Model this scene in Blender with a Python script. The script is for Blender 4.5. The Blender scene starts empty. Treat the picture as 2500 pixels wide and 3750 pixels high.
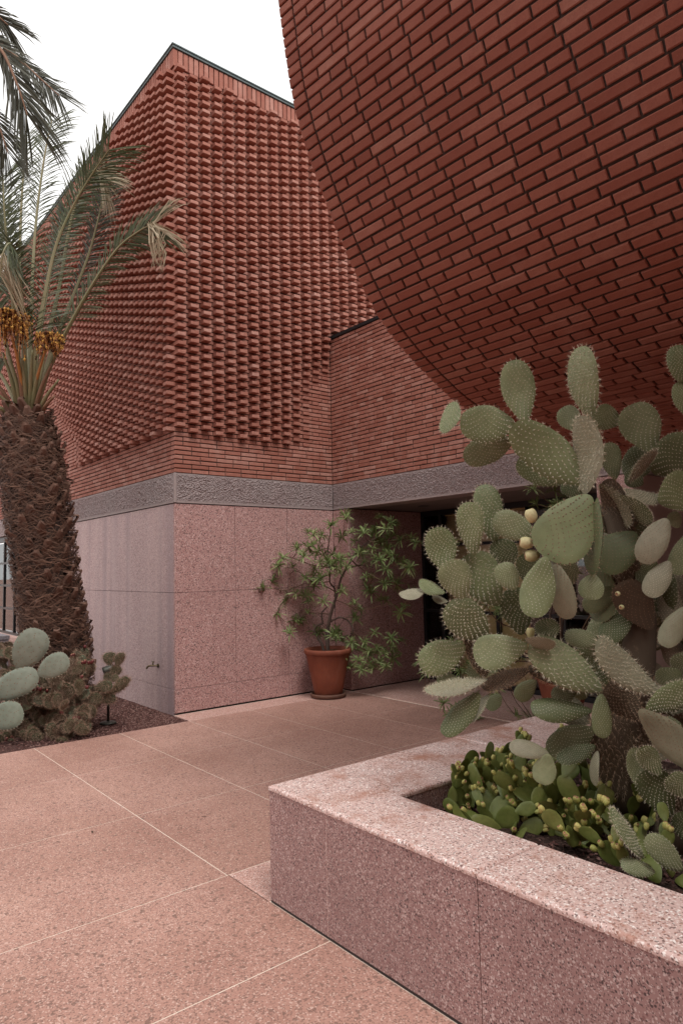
import bpy, math, random
import numpy as np
from mathutils import Matrix, Vector
random.seed(7); RNG = np.random.default_rng(7)
SC = bpy.context.scene
COL = SC.collection

# ------------------------------------------------------------------ camera
CAM_H = 1.65
FPX = 2490.98                                    # focal length in pixels of the 2500 x 3750 photograph
def cam_axes(yaw, pitch, roll):
    yaw, pitch, roll = map(math.radians, (yaw, pitch, roll))
    f = np.array([math.sin(yaw)*math.cos(pitch), math.cos(yaw)*math.cos(pitch), math.sin(pitch)])
    r = np.array([math.cos(yaw), -math.sin(yaw), 0.0]); u = np.cross(r, f)
    return (math.cos(roll)*r + math.sin(roll)*u, -math.sin(roll)*r + math.cos(roll)*u, f)
CR, CU, CF = cam_axes(-50.4267, 4.7186, -1.2483)
CO = np.array([0.0, 0.0, CAM_H])
cam_data = bpy.data.cameras.new('camera'); cam = bpy.data.objects.new('camera', cam_data); COL.objects.link(cam)
cam.matrix_world = Matrix(((CR[0], CU[0], -CF[0], 0), (CR[1], CU[1], -CF[1], 0), (CR[2], CU[2], -CF[2], CAM_H), (0, 0, 0, 1)))
cam_data.sensor_fit = 'HORIZONTAL'; cam_data.sensor_width = 24.0; cam_data.lens = 24.0*FPX/2500.0
cam_data.clip_start = 0.05; cam_data.clip_end = 1000.0
SC.camera = cam

# ------------------------------------------------------------------ light: bright overcast
SUN_EL, SUN_AZ = 60.0, -14.0                     # azimuth from +x, counter-clockwise
w = bpy.data.worlds.new('World'); SC.world = w; w.use_nodes = True
nt = w.node_tree; nt.nodes.clear()
sky = nt.nodes.new('ShaderNodeTexSky'); sky.sky_type = 'NISHITA'; sky.sun_disc = False
sky.sun_elevation = math.radians(SUN_EL); sky.sun_rotation = math.radians(90.0 - SUN_AZ)
sky.air_density = 1.0; sky.dust_density = 6.0; sky.ozone_density = 1.0; sky.altitude = 450.0
hs = nt.nodes.new('ShaderNodeHueSaturation'); hs.inputs['Saturation'].default_value = 0.12
mx = nt.nodes.new('ShaderNodeMix'); mx.data_type = 'RGBA'; mx.inputs[0].default_value = 0.80
mx.inputs[7].default_value = (10.6, 10.45, 10.3, 1.0)   # even cloud sheet, in the sky's own units
bg = nt.nodes.new('ShaderNodeBackground'); bg.inputs['Strength'].default_value = 0.10
wo = nt.nodes.new('ShaderNodeOutputWorld')
nt.links.new(sky.outputs[0], hs.inputs['Color']); nt.links.new(hs.outputs[0], mx.inputs[6])
nt.links.new(mx.outputs[2], bg.inputs[0]); nt.links.new(bg.outputs[0], wo.inputs[0])
sd = bpy.data.lights.new('sun', 'SUN'); sun = bpy.data.objects.new('sun', sd); COL.objects.link(sun)
sd.energy = 1.5; sd.angle = math.radians(22.0); sd.color = (1.0, 0.965, 0.92)
e, a = math.radians(SUN_EL), math.radians(SUN_AZ)
sdir = Vector((math.cos(e)*math.cos(a), math.cos(e)*math.sin(a), math.sin(e)))
sun.rotation_euler = (-sdir).to_track_quat('-Z', 'Y').to_euler(); sun.location = (3, -6, 12)
SC.view_settings.view_transform = 'Standard'; SC.view_settings.look = 'None'
SC.view_settings.exposure = 0.58; SC.view_settings.gamma = 1.0; SC.view_settings.use_curve_mapping = False
SC.cycles.use_denoising = True
SC.cycles.max_bounces = 8; SC.cycles.diffuse_bounces = 4; SC.cycles.glossy_bounces = 2; SC.cycles.caustics_reflective = False; SC.cycles.caustics_refractive = False

# ------------------------------------------------------------------ pixel helpers (a pixel gives a direction only)
def ray(x, y):
    return CF + (x-1250.0)/FPX*CR - (y-1875.0)/FPX*CU
def onX(x, y, X): d = ray(x, y); return CO + d*(X/d[0])
def onY(x, y, Y): d = ray(x, y); return CO + d*(Y/d[1])
def onZ(x, y, Z=0.0): d = ray(x, y); return CO + d*((Z-CAM_H)/d[2])
def atD(x, y, D): return CO + ray(x, y)*D
def proj(P):
    v = np.asarray(P, float) - CO; c = v@CF
    return 1250+FPX*(v@CR)/c, 1875-FPX*(v@CU)/c, c

# ------------------------------------------------------------------ mesh helpers
class MB:
    def __init__(s): s.v = []; s.f = []; s.m = []; s.n = 0
    def add(s, verts, faces, mi=0):
        o = s.n; s.v.extend([tuple(map(float, p)) for p in verts]); s.n += len(verts)
        s.f.extend([tuple(o+i for i in f) for f in faces]); s.m.extend([mi]*len(faces)); return s
    def box(s, a, b, mi=0):
        (x0, y0, z0), (x1, y1, z1) = a, b
        return s.add([(x0,y0,z0),(x1,y0,z0),(x1,y1,z0),(x0,y1,z0),(x0,y0,z1),(x1,y0,z1),(x1,y1,z1),(x0,y1,z1)],
                     [(0,3,2,1),(4,5,6,7),(0,1,5,4),(1,2,6,5),(2,3,7,6),(3,0,4,7)], mi)
    def cbox(s, a, b, c=0.004, mi=0):            # box with chamfered edges
        a = np.array(a, float); b = np.array(b, float); V = []; idx = {}
        for sx in (0, 1):
            for sy in (0, 1):
                for sz in (0, 1):
                    p = np.array([(a, b)[sx][0], (a, b)[sy][1], (a, b)[sz][2]]); sg = np.array([1-2*sx, 1-2*sy, 1-2*sz])*c
                    for ax in range(3):
                        q = p + sg; q[ax] = p[ax]; idx[(sx, sy, sz, ax)] = len(V); V.append(q)
        F = []
        def I(t, ax): return idx[(*t, ax)]
        for ax in range(3):
            o1, o2 = [k for k in range(3) if k != ax]
            for side in (0, 1):
                q = []
                for (p1, p2) in ((0,0),(1,0),(1,1),(0,1)):
                    t = [0,0,0]; t[ax] = side; t[o1] = p1; t[o2] = p2; q.append(I(t, ax))
                flip = (side == 0) ^ (ax == 1)
                F.append(tuple(q[::-1] if flip else q))
        for ax in range(3):                      # edges running along ax
            o1, o2 = [k for k in range(3) if k != ax]
            for p1 in (0, 1):
                for p2 in (0, 1):
                    t0 = [0,0,0]; t0[o1] = p1; t0[o2] = p2; t1 = list(t0); t1[ax] = 1
                    F.append((I(t0,o1), I(t1,o1), I(t1,o2), I(t0,o2)))
        for sx in (0, 1):
            for sy in (0, 1):
                for sz in (0, 1): F.append(tuple(idx[(sx,sy,sz,k)] for k in range(3)))
        return s.add(V, F, mi)
    def tube(s, pts, rad, n=8, mi=0, cap=True):
        pts = [np.array(p, float) for p in pts]; k = len(pts)
        rad = [rad]*k if np.isscalar(rad) else rad
        V = []; up = None
        for i in range(k):
            t = pts[min(i+1, k-1)] - pts[max(i-1, 0)]; t = t/(np.linalg.norm(t)+1e-9)
            if up is None:
                up = np.cross(t, [0, 0, 1.0]) if abs(t[2]) < .9 else np.cross(t, [1.0, 0, 0])
            up = up - t*(up@t); up /= np.linalg.norm(up)+1e-9; w_ = np.cross(t, up)
            for j in range(n):
                an = 2*math.pi*j/n; V.append(pts[i] + rad[i]*(math.cos(an)*up + math.sin(an)*w_))
        F = [(i*n+j, i*n+(j+1) % n, (i+1)*n+(j+1) % n, (i+1)*n+j) for i in range(k-1) for j in range(n)]
        if cap: F += [tuple(range(n))[::-1], tuple(range((k-1)*n, k*n))]
        return s.add(V, F, mi)
    def lathe(s, prof, c=(0,0,0), n=40, mi=0):
        V = [(c[0]+r*math.cos(2*math.pi*j/n), c[1]+r*math.sin(2*math.pi*j/n), c[2]+z) for r, z in prof for j in range(n)]
        F = [(i*n+j, i*n+(j+1) % n, (i+1)*n+(j+1) % n, (i+1)*n+j) for i in range(len(prof)-1) for j in range(n)]
        return s.add(V, F, mi)
    def mesh(s, name, mats, smooth=False, recalc=False):
        me = bpy.data.meshes.new(name); me.from_pydata(s.v, [], s.f)
        for m in (mats if isinstance(mats, (list, tuple)) else [mats]): me.materials.append(m)
        if any(s.m): me.polygons.foreach_set('material_index', s.m)
        if smooth: me.polygons.foreach_set('use_smooth', [True]*len(s.f))
        if recalc:
            import bmesh
            b = bmesh.new(); b.from_mesh(me); bmesh.ops.recalc_face_normals(b, faces=b.faces); b.to_mesh(me); b.free()
        me.update(); return me
    def build(s, name, mats, parent=None, smooth=False, recalc=False, loc=None):
        o = link(name, s.mesh(name, mats, smooth, recalc), parent)
        if loc is not None: o.location = loc
        return o
def link(name, data, parent=None):
    o = bpy.data.objects.new(name, data); COL.objects.link(o)
    if parent is not None: o.parent = parent
    return o
def tag(o, label=None, cat=None, group=None, kind=None):
    if label: o['label'] = label
    if cat: o['category'] = cat
    if group: o['group'] = group
    if kind: o['kind'] = kind
    return o
BASES = []                                       # empties are moved to their thing's base at the end
def thing(name, label, cat, loc=(0, 0, 0), group=None):
    o = link(name, None); o.empty_display_size = 0.2; BASES.append((o, Vector([float(c) for c in loc])))
    return tag(o, label, cat, group)
def settle():
    for o, L in BASES:
        o.location = L
        for ch in o.children: ch.matrix_parent_inverse = Matrix.Translation(-L)

# ------------------------------------------------------------------ material helpers
class NT:
    def __init__(s, name):
        s.m = bpy.data.materials.new(name); s.m.use_nodes = True; s.t = s.m.node_tree; s.t.nodes.clear()
        s.out = s.n('ShaderNodeOutputMaterial'); s.b = s.n('ShaderNodeBsdfPrincipled'); s.l(s.b.outputs[0], s.out.inputs[0])
        s._tc = None
    def n(s, ty, **kw):
        nd = s.t.nodes.new(ty)
        for k, v in kw.items(): setattr(nd, k, v)
        return nd
    def l(s, a, b): s.t.links.new(a, b)
    def co(s, kind='Object'):
        if s._tc is None: s._tc = s.n('ShaderNodeTexCoord')
        return s._tc.outputs[kind]
    def pos(s): return s.n('ShaderNodeNewGeometry').outputs['Position']
    def mapping(s, src, scale=(1,1,1), rot=(0,0,0)):
        m = s.n('ShaderNodeMapping'); m.inputs['Scale'].default_value = scale; m.inputs['Rotation'].default_value = rot
        s.l(src, m.inputs[0]); return m.outputs[0]
    def noise(s, src, scale, detail=4, rough=.55, out='Fac'):
        nd = s.n('ShaderNodeTexNoise'); nd.inputs['Scale'].default_value = scale; nd.inputs['Detail'].default_value = detail
        nd.inputs['Roughness'].default_value = rough; s.l(src, nd.inputs['Vector']); return nd.outputs[out]
    def voro(s, src, scale, out='Color', feature='F1', rnd=1.0):
        nd = s.n('ShaderNodeTexVoronoi', feature=feature); nd.inputs['Scale'].default_value = scale
        nd.inputs['Randomness'].default_value = rnd; s.l(src, nd.inputs['Vector']); return nd.outputs[out]
    def ramp(s, src, stops, interp='LINEAR'):
        r = s.n('ShaderNodeValToRGB'); r.color_ramp.interpolation = interp; el = r.color_ramp.elements
        while len(el) < len(stops): el.new(0.5)
        for e_, (p, c) in zip(el, stops):
            e_.position = p; e_.color = (c, c, c, 1) if np.isscalar(c) else (*c[:3], 1)
        s.l(src, r.inputs[0]); return r.outputs[0]
    def mix(s, f, a, b, mode='MIX'):
        m = s.n('ShaderNodeMix', data_type='RGBA', blend_type=mode)
        for i, v in ((0, f), (6, a), (7, b)):
            if hasattr(v, 'is_linked') or isinstance(v, bpy.types.NodeSocket): s.l(v, m.inputs[i])
            elif i == 0: m.inputs[0].default_value = v
            else: m.inputs[i].default_value = (*v[:3], 1) if not np.isscalar(v) else (v, v, v, 1)
        return m.outputs[2]
    def math(s, op, a, b=0.5, c=0.5):
        m = s.n('ShaderNodeMath', operation=op)
        for i, v in enumerate((a, b, c)):
            if isinstance(v, bpy.types.NodeSocket): s.l(v, m.inputs[i])
            else: m.inputs[i].default_value = v
        return m.outputs[0]
    def sep(s, src):
        n_ = s.n('ShaderNodeSeparateXYZ'); s.l(src, n_.inputs[0]); return n_.outputs
    def bump(s, h, strength=.4, dist=.01):
        b = s.n('ShaderNodeBump'); b.inputs['Strength'].default_value = strength; b.inputs['Distance'].default_value = dist
        s.l(h, b.inputs['Height']); s.l(b.outputs[0], s.b.inputs['Normal'])
    def fin(s, col=None, rough=.7, metal=0, spec=.5):
        if col is not None:
            if isinstance(col, bpy.types.NodeSocket): s.l(col, s.b.inputs['Base Color'])
            else: s.b.inputs['Base Color'].default_value = (*col[:3], 1)
        if isinstance(rough, bpy.types.NodeSocket): s.l(rough, s.b.inputs['Roughness'])
        else: s.b.inputs['Roughness'].default_value = rough
        s.b.inputs['Metallic'].default_value = metal; s.b.inputs['Specular IOR Level'].default_value = spec
        return s.m
M = {}
def mat_brick(name, per_object, shade_tint=False):
    t = NT(name); P = t.pos()
    if per_object: r = t.n('ShaderNodeObjectInfo').outputs['Random']
    else: r = t.n('ShaderNodeAttribute', attribute_name='rnd').outputs['Fac']
    c = t.ramp(r, [(0, (.30,.118,.084)), (.25, (.355,.148,.108)), (.6, (.39,.172,.128)), (.85, (.43,.205,.158)), (1, (.47,.255,.205))])
    if shade_tint: c = t.mix(1.0, c, (.70,.56,.50), 'MULTIPLY')          # overhang brick: its shade put into the colour as a deeper red
    n1 = t.noise(P, 14, 5, .65); c = t.mix(t.ramp(n1, [(.35, 0), (.72, .55)]), c, (.27,.080,.056) if not shade_tint else (.22,.062,.044))
    n2 = t.noise(t.mapping(P, (1,1,.35)), 4.5, 4, .6); c = t.mix(t.ramp(n2, [(.54, 0), (.78, .42)]) if not shade_tint else t.ramp(n2, [(.58, 0), (.8, .30)]), c, (.56,.36,.31) if not shade_tint else (.36,.19,.155))   # lime bloom
    n3 = t.noise(P, 160, 3, .7); c = t.mix(t.ramp(n3, [(.3, .30), (.55, 0)]), c, (.13,.045,.035))
    v = t.voro(P, 60, 'Distance'); c = t.mix(t.ramp(v, [(.02, .55), (.07, 0)]), c, (.55,.42,.36))
    t.bump(n3, .25, .003)
    return t.fin(c, .82, spec=.3)
M['brick'] = mat_brick('fired_brick', True); M['brick_mass'] = mat_brick('fired_brick_mass', False)
M['brick_shade_tint'] = mat_brick('shade_tinted_brick', True, True); M['brick_shade_tint_mass'] = mat_brick('shade_tinted_brick_mass', False, True)
def mat_mortar():
    t = NT('raked_mortar'); P = t.pos(); n = t.noise(P, 60, 4)
    t.bump(n, .5, .004); return t.fin(t.mix(n, (.035,.024,.021), (.085,.062,.054)), .95, spec=.1)
M['mortar'] = mat_mortar()
def mat_terrazzo(name, base, pale, dark, red, dust=None, scale=85., streak=0., rough=.62, dots=(.86, .16), stain=None, cloud=.35, bumpk=.12):
    t = NT(name); P = t.pos()
    wob = t.noise(P, 30, 3, .6, 'Color')
    vm = t.n('ShaderNodeVectorMath', operation='MULTIPLY_ADD'); t.l(wob, vm.inputs[0]); vm.inputs[1].default_value = (.012,)*3; t.l(P, vm.inputs[2])
    Q = vm.outputs[0]
    c1 = t.sep(t.voro(Q, scale))[0]; d1 = t.voro(Q, scale, 'Distance')
    chips = t.ramp(c1, [(0, dark), (dots[1]*.5, dark), (dots[1]*.5+.02, red), (.36, red), (.38, base), (dots[0]-.02, base), (dots[0], pale), (1, pale)], 'LINEAR')
    inside = t.ramp(d1, [(.33, 1), (.52, 0)])
    c = t.mix(inside, base, chips)
    c2 = t.sep(t.voro(Q, scale*2.3))[1]; c = t.mix(t.ramp(c2, [(.86, 0), (.9, .8)]), c, dark)
    c = t.mix(t.ramp(c2, [(.1, .7), (.14, 0)]), c, pale)
    big = t.noise(P, 1.1, 5, .62); c = t.mix(t.ramp(big, [(.36, 0), (.7, cloud)]), c, [x*.62 for x in base])
    if dust:
        dn = t.noise(P, 2.3, 6, .66); c = t.mix(t.ramp(dn, [(.32, .35), (.68, .92)]), c, dust)
        dk = t.noise(P, 9, 4, .6); c = t.mix(t.ramp(dk, [(.55, 0), (.8, .28)]), c, [x*.55 for x in dust])
        fine = t.sep(t.voro(P, 165))[2]; bign = t.noise(P, .75, 4, .6); c = t.mix(t.ramp(bign, [(.40, 0), (.64, .75)]), c, [x*y for x, y in zip(dust, (.66,.58,.56))])
        c = t.mix(t.ramp(fine, [(.78, 0), (.84, .75)]), c, [x*.42 for x in dust])
        c = t.mix(t.ramp(fine, [(.06, .5), (.10, 0)]), c, pale); spk = t.sep(t.voro(P, 70))[0]; c = t.mix(t.ramp(spk, [(.93, 0), (.95, .7)]), c, [x*.36 for x in dust])
    if streak:
        sn = t.noise(t.mapping(P, (2.6, 2.6, .10)), 1.0, 5, .6); c = t.mix(t.ramp(sn, [(.46, 0), (.68, streak)]), c, (.27,.20,.215))
        sn2 = t.noise(t.mapping(P, (6, 6, .2)), 1.0, 3, .5); c = t.mix(t.ramp(sn2, [(.5, 0), (.75, streak*.5)]), c, (.62,.47,.45))
    if stain:
        st = t.noise(P, 3.1, 6, .7); c = t.mix(t.ramp(st, [(.50, 0), (.66, .85)]), c, stain)
    t.bump(t.math('ADD', d1, t.noise(P, 260, 2)), bumpk, .003)
    return t.fin(c, rough, spec=.35)
M['stone_wall'] = mat_terrazzo('pink_terrazzo_wall', (.45,.26,.24), (.66,.48,.45), (.10,.06,.06), (.31,.15,.14), scale=62, cloud=.25, dots=(.86,.24))
M['stone_wall_grey'] = mat_terrazzo('weathered_terrazzo_wall', (.50,.345,.335), (.68,.55,.53), (.19,.13,.135), (.38,.24,.235), scale=62, streak=.62, cloud=.3, dots=(.86,.2))
M['stone_planter'] = mat_terrazzo('planter_terrazzo', (.37,.225,.21), (.66,.52,.49), (.06,.038,.040), (.25,.125,.12), scale=98, cloud=.4, dots=(.84,.20))
M['stone_coping'] = mat_terrazzo('coping_terrazzo', (.64,.45,.41), (.92,.85,.81), (.17,.10,.09), (.44,.235,.19), scale=84, stain=(.38,.165,.105), cloud=.12, rough=.5)  # same stone as the panels; skylight and dust on top painted in paler
M['stone_floor'] = mat_terrazzo('dusty_paving', (.40,.20,.165), (.68,.50,.43), (.11,.07,.06), (.29,.12,.09), dust=(.465,.268,.212), scale=130, cloud=.4, rough=.72)
M['stone_strip'] = mat_terrazzo('pale_granite_strip', (.52,.31,.26), (.78,.62,.56), (.16,.09,.085), (.40,.19,.15), scale=85, cloud=.2)
M['stone_bench'] = mat_terrazzo('grey_stone', (.24,.22,.235), (.34,.32,.33), (.14,.13,.14), (.2,.18,.19), scale=60)
def mat_simple(name, col, rough=.6, metal=0, spec=.5, nz=None, nscale=20, bump=0):
    t = NT(name); c = col
    if nz:
        n = t.noise(t.co(), nscale, 5, .6); c = t.mix(t.ramp(n, [(.3, 0), (.75, 1)]), col, nz)
        if bump: t.bump(n, bump, .005)
    return t.fin(c, rough, metal, spec)
M['grout'] = mat_simple('pale_grout', (.72,.61,.52), .85, nz=(.60,.47,.38), nscale=6)
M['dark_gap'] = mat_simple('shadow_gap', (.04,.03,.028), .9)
M['concrete'] = mat_simple('cast_concrete', (.20,.165,.15), .8, nz=(.15,.12,.11), nscale=6, bump=.1)
M['plaster'] = mat_simple('smooth_arris', (.34,.275,.265), .8, nz=(.28,.22,.21), nscale=30, bump=.1)
def mat_band():
    t = NT('bush_hammered_concrete'); P = t.pos()
    n = t.noise(P, 75, 4, .7); v = t.voro(P, 120, 'Distance')
    c = t.mix(t.ramp(n, [(.3, 0), (.7, 1)]), (.16,.125,.125), (.50,.42,.41))
    big = t.noise(P, 1.5, 4); c = t.mix(t.ramp(big, [(.4, 0), (.7, .5)]), c, (.30,.215,.21))
    t.bump(t.math('ADD', n, v), .8, .008); return t.fin(c, .9, spec=.2)
M['band'] = mat_band()
M['metal_dark'] = mat_simple('dark_metal', (.03,.032,.035), .45, .6)
M['coping_metal'] = mat_simple('oxidised_coping_metal', (.11,.155,.165), .5, .3, nz=(.15,.19,.19), nscale=12)
M['frame_metal'] = mat_simple('black_steel_frame', (.018,.017,.018), .4, .4)
M['brass'] = mat_simple('tan_door_panel', (.74,.50,.22), .5, nz=(.66,.43,.19), nscale=2)
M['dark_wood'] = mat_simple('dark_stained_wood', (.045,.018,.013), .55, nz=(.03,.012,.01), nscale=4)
M['room'] = mat_simple('interior_plaster', (.40,.29,.26), .9, nz=(.35,.25,.22), nscale=3)
M['room_floor'] = mat_simple('interior_floor', (.50,.42,.36), .35)
M['yellow'] = mat_simple('yellow_lacquer', (.72,.42,.03), .4)
def mat_glass():
    t = NT('window_glass'); g = t.n('ShaderNodeBsdfGlossy'); g.inputs['Roughness'].default_value = .02; g.inputs['Color'].default_value = (.9,.92,.93,1)
    tr = t.n('ShaderNodeBsdfTransparent'); tr.inputs['Color'].default_value = (.86,.88,.87,1)
    fr = t.n('ShaderNodeFresnel'); fr.inputs['IOR'].default_value = 1.5
    ms = t.n('ShaderNodeMixShader'); t.l(t.math('MULTIPLY', fr.outputs[0], 1.1), ms.inputs[0]); t.l(tr.outputs[0], ms.inputs[1]); t.l(g.outputs[0], ms.inputs[2])
    t.l(ms.outputs[0], t.out.inputs[0]); return t.m
M['glass'] = mat_glass()
# ================================================================== ground and paving
X0, YL, YW = -7.423, 3.582, 5.981                # planes of the tower's right face, left face, and the entrance wall
ground = MB(); ground.add([(-300,-300,-.03),(300,-300,-.03),(300,300,-.03),(-300,300,-.03)], [(0,1,2,3)])
tag(ground.build('ground', M['stone_floor']), kind='structure')
gr = MB(); gr.box((-7.03,-6.5,-.028), (7.0,6.0,-.0012)); gr.box((X0,3.566,-.028), (-7.03,6.0,-.0012))
pav = tag(gr.build('pavement', M['grout']), kind='structure')
def slab(x0, x1, y0, y1, mat, g=.0026, z=0.0):
    m = MB(); m.cbox((x0+g, y0+g, -.026), (x1-g, y1-g, z), .0015); m.build('paving_slab', M[mat], pav)
xs = [-7.03,-5.83,-4.609,-3.384]; ys = [-6.4,-4.6,-2.9,-1.2,.30,1.937,2.775,3.562,4.36,5.155,5.975]
for i in range(3):
    for j in range(len(ys)-1): slab(xs[i], xs[i+1], ys[j], ys[j+1], 'stone_floor')
for j, (a_, b_) in enumerate(zip(ys[6:-1], ys[7:])):
    if a_ > 3.5: slab(X0+.012, -7.03, a_, b_, 'stone_strip')
for (a_, b_) in zip([-3.384,-2.5,-1.3,0.0,1.3,2.6,4.0,5.5], [-2.5,-1.3,0.0,1.3,2.6,4.0,5.5,6.9]):
    for (c_, d_) in zip(ys[:5], ys[1:6]): slab(a_, b_, c_, d_ if d_ < 1.9 else 1.949, 'stone_floor')
for (c_, d_) in zip(ys[5:-1], ys[6:]): slab(-3.384, -2.985, c_, d_, 'stone_strip')
# entrance threshold slab
m = MB(); m.cbox((-7.085, 6.0, -.026), (-3.45, 7.60, .006), .003); m.build('threshold_slab', M['stone_strip'], pav)

# ================================================================== bricks
CH = .055
def brick_template(L, H, D, c=.0035, jit=.0, rng=None):
    """front face on +n (y), length on x, height on z, origin at the centre of the front face"""
    a, b = L/2, H/2
    V = np.array([(-a,-D,-b),(a,-D,-b),(a,-D,b),(-a,-D,b),(-a,-c,-b),(a,-c,-b),(a,-c,b),(-a,-c,b),
                  (-a+c,0,-b+c),(a-c,0,-b+c),(a-c,0,b-c),(-a+c,0,b-c)])
    if jit: V = V + rng.normal(0, jit, V.shape)
    F = [(8,11,10,9)] + [(4+i,8+i,8+(i+1) % 4,4+(i+1) % 4) for i in range(4)] + [(i,4+i,4+(i+1) % 4,(i+1) % 4) for i in range(4)]
    return V, F
def brick_set(parent, specs, n_parts, mass_name='brickwork', mats=('brick', 'brick_mass')):
    """specs: (centre of front face, u axis, n axis, w axis, length, height, depth, visible size)"""
    order = sorted(range(len(specs)), key=lambda i: -specs[i][7])
    protos = {}
    for i in order[:n_parts]:
        c, u, n_, w_, L, H, D, _ = specs[i]
        key = (round(L*200), round(H*250), round(D*50), random.randrange(3))
        if key not in protos:
            V, F = brick_template(L, H, D, .004, .0006, RNG); q = MB(); q.add(V, F); protos[key] = (q.mesh('brick', M[mats[0]], recalc=False), L, H, D)
        me, L0, H0, D0 = protos[key]
        o = bpy.data.objects.new('brick', me); COL.objects.link(o); o.parent = parent
        s = np.array([L/L0, D/D0, H/H0]); A = np.stack([u*s[0], n_*s[1], w_*s[2]], 1)
        mw = Matrix.Identity(4)
        for r_ in range(3):
            for k in range(3): mw[r_][k] = A[r_][k]
            mw[r_][3] = c[r_]
        o.matrix_world = mw
    rest = order[n_parts:]
    if rest:
        V0, F0 = brick_template(1, 1, 1, 0); nv, nf = 12, len(F0)
        allV = np.zeros((len(rest), nv, 3)); rnd = np.zeros((len(rest), nv), np.float32)
        for k, i in enumerate(rest):
            c, u, n_, w_, L, H, D, _ = specs[i]
            V, _f = brick_template(L, H, D, .004, .0006, RNG)
            allV[k] = c + V[:, :1]*u + V[:, 1:2]*n_ + V[:, 2:]*w_; rnd[k] = RNG.random()
        me = bpy.data.meshes.new(mass_name)
        faces = (np.array(F0)[None] + (np.arange(len(rest))*nv)[:, None, None]).reshape(-1, 4)
        me.from_pydata(allV.reshape(-1, 3).tolist(), [], faces.tolist()); me.materials.append(M[mats[1]])
        at = me.attributes.new('rnd', 'FLOAT', 'POINT'); at.data.foreach_set('value', rnd.reshape(-1))
        me.update(); o = link(mass_name, me, parent); tag(o, kind='stuff')
def seen(c):
    x, y, d = proj(c); return (1.0/d if d > 0 else 0) * (1 if (-40 < x < 2540 and -40 < y < 3790) else .01)
ZB = 2.825                                       # top of the concrete band
NC, NPLAIN = 93, 9
ZT = ZB + NC*CH
def sm(x): x = min(1, max(0, x)); return x*x*(3-2*x)
def course_pieces(k, length, flemish):
    """(start, end, is_header) of one course"""
    out = []
    if flemish:
        per = .345; off = 0 if k % 2 == 0 else per/2; p = -off - per
        while p < length:
            out.append((p, p+.107, True)); out.append((p+.115, p+.337, False)); p += per
    else:
        per = .230; off = 0 if (k//2) % 2 == 0 else per/2; p = -off
        while p < length: out.append((p, p+.221, False)); p += per
    return [(max(a_, .0), min(b_, length), h) for a_, b_, h in out if b_ > .02 and a_ < length-.02]
# ------------------------------------------------------------------ tower
tower = thing('brick_tower', 'tall red brick tower with projecting bricks above a pink stone base', 'building', (X0, YL, 0))
specs = []
ux, uy, uz = np.eye(3)
LEFT_LEN = 9.8
for k in range(NC):
    zc = ZB + (k+.5)*CH; fl = k >= NPLAIN
    z = zc
    # right face, outward +x, runs along +y
    Lr = 2.40 if z < 4.96 else 5.2
    for a_, b_, hd in course_pieces(k, Lr, fl):
        if fl and k % 2 == 1: a_ = max(a_, .104)
        if b_-a_ < .02: continue
        v = (a_+b_)/2; d = 0.0
        if fl and hd:
            vf = 2.20 + 1.1*sm((z-3.9)/1.3) + (1.5 if z > 4.96 else 0)
            d = .096*sm((vf-v)/.95)*(.75+.25*sm((z-ZB-.45)/.5))
        c = np.array([X0+d+RNG.normal(0, .0012), YL+v, zc+RNG.normal(0, .0008)])
        specs.append((c, uy, ux, uz, b_-a_, .0432, .10+max(d, 0), seen(c)))
    # left face, outward -y, runs along -x
    for a_, b_, hd in course_pieces(k+1, LEFT_LEN, fl):
        if not (fl and k % 2 == 1): a_ = max(a_, .104)
        if b_-a_ < .02: continue
        u = (a_+b_)/2
        d = 0.0
        if fl and hd:
            ph = (3.75 + 1.25*max(0, z-3.7) - u)/1.1
            d = .115*sm(ph/1.0) if ph > 0 else -.060*sm(-ph*1.3)
            if u < .14: d = .10
        c = np.array([X0-u, YL-d+RNG.normal(0, .0012), zc+RNG.normal(0, .0008)])
        specs.append((c, ux, -uy, uz, b_-a_, .0430, .10+max(d, 0), seen(c)))
brick_set(tower, specs, 300)
# soldier course under the coping
sol = MB(); V, F = brick_template(.059, .220, .10, .003); sol.add(V, F); solme = sol.mesh('soldier_brick', M['brick'])
def put(me, name, c, u, n_, w_, parent):
    o = bpy.data.objects.new(name, me); COL.objects.link(o); o.parent = parent
    o.matrix_world = Matrix(((u[0], n_[0], w_[0], c[0]), (u[1], n_[1], w_[1], c[1]), (u[2], n_[2], w_[2], c[2]), (0,0,0,1))); return o
for i in range(70): put(solme, 'soldier_brick', (X0+.018, YL+.010+i*.072, ZT+.115), uy, ux, uz, tower)
for i in range(134): put(solme, 'soldier_brick', (X0-.030-i*.072, YL-.018, ZT+.115), ux, -uy, uz, tower)
def tbox(name, a_, b_, mat, parent=tower, c=None):
    q = MB(); (q.cbox(a_, b_, c) if c else q.box(a_, b_)); o = q.build(name, M[mat], parent, recalc=True); return o
XE = X0 - LEFT_LEN
tbox('wall_core', (XE, YL+.078, ZB-.35), (X0-.010, 9.4, ZT+.235), 'mortar')
tbox('wall_core', (XE, YL+.010, ZB), (X0-.103, YL+.077, ZB+NPLAIN*CH), 'mortar')
tbox('wall_core', (X0-.101, YL+.012, ZB), (X0-.012, YL+.077, ZT+.235), 'mortar')
tbox('wall_core', (X0-3.0, YL+.012, ZB+NPLAIN*CH+.002), (X0-.104, YL+.076, ZT+.235), 'mortar')
tbox('coping', (XE, YL-.032, ZT+.238), (X0+.032, 9.4, ZT+.266), 'coping_metal')
tbox('coping', (XE, YL-.045, ZT+.268), (X0+.045, 9.4, ZT+.282), 'coping_metal')
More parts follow.
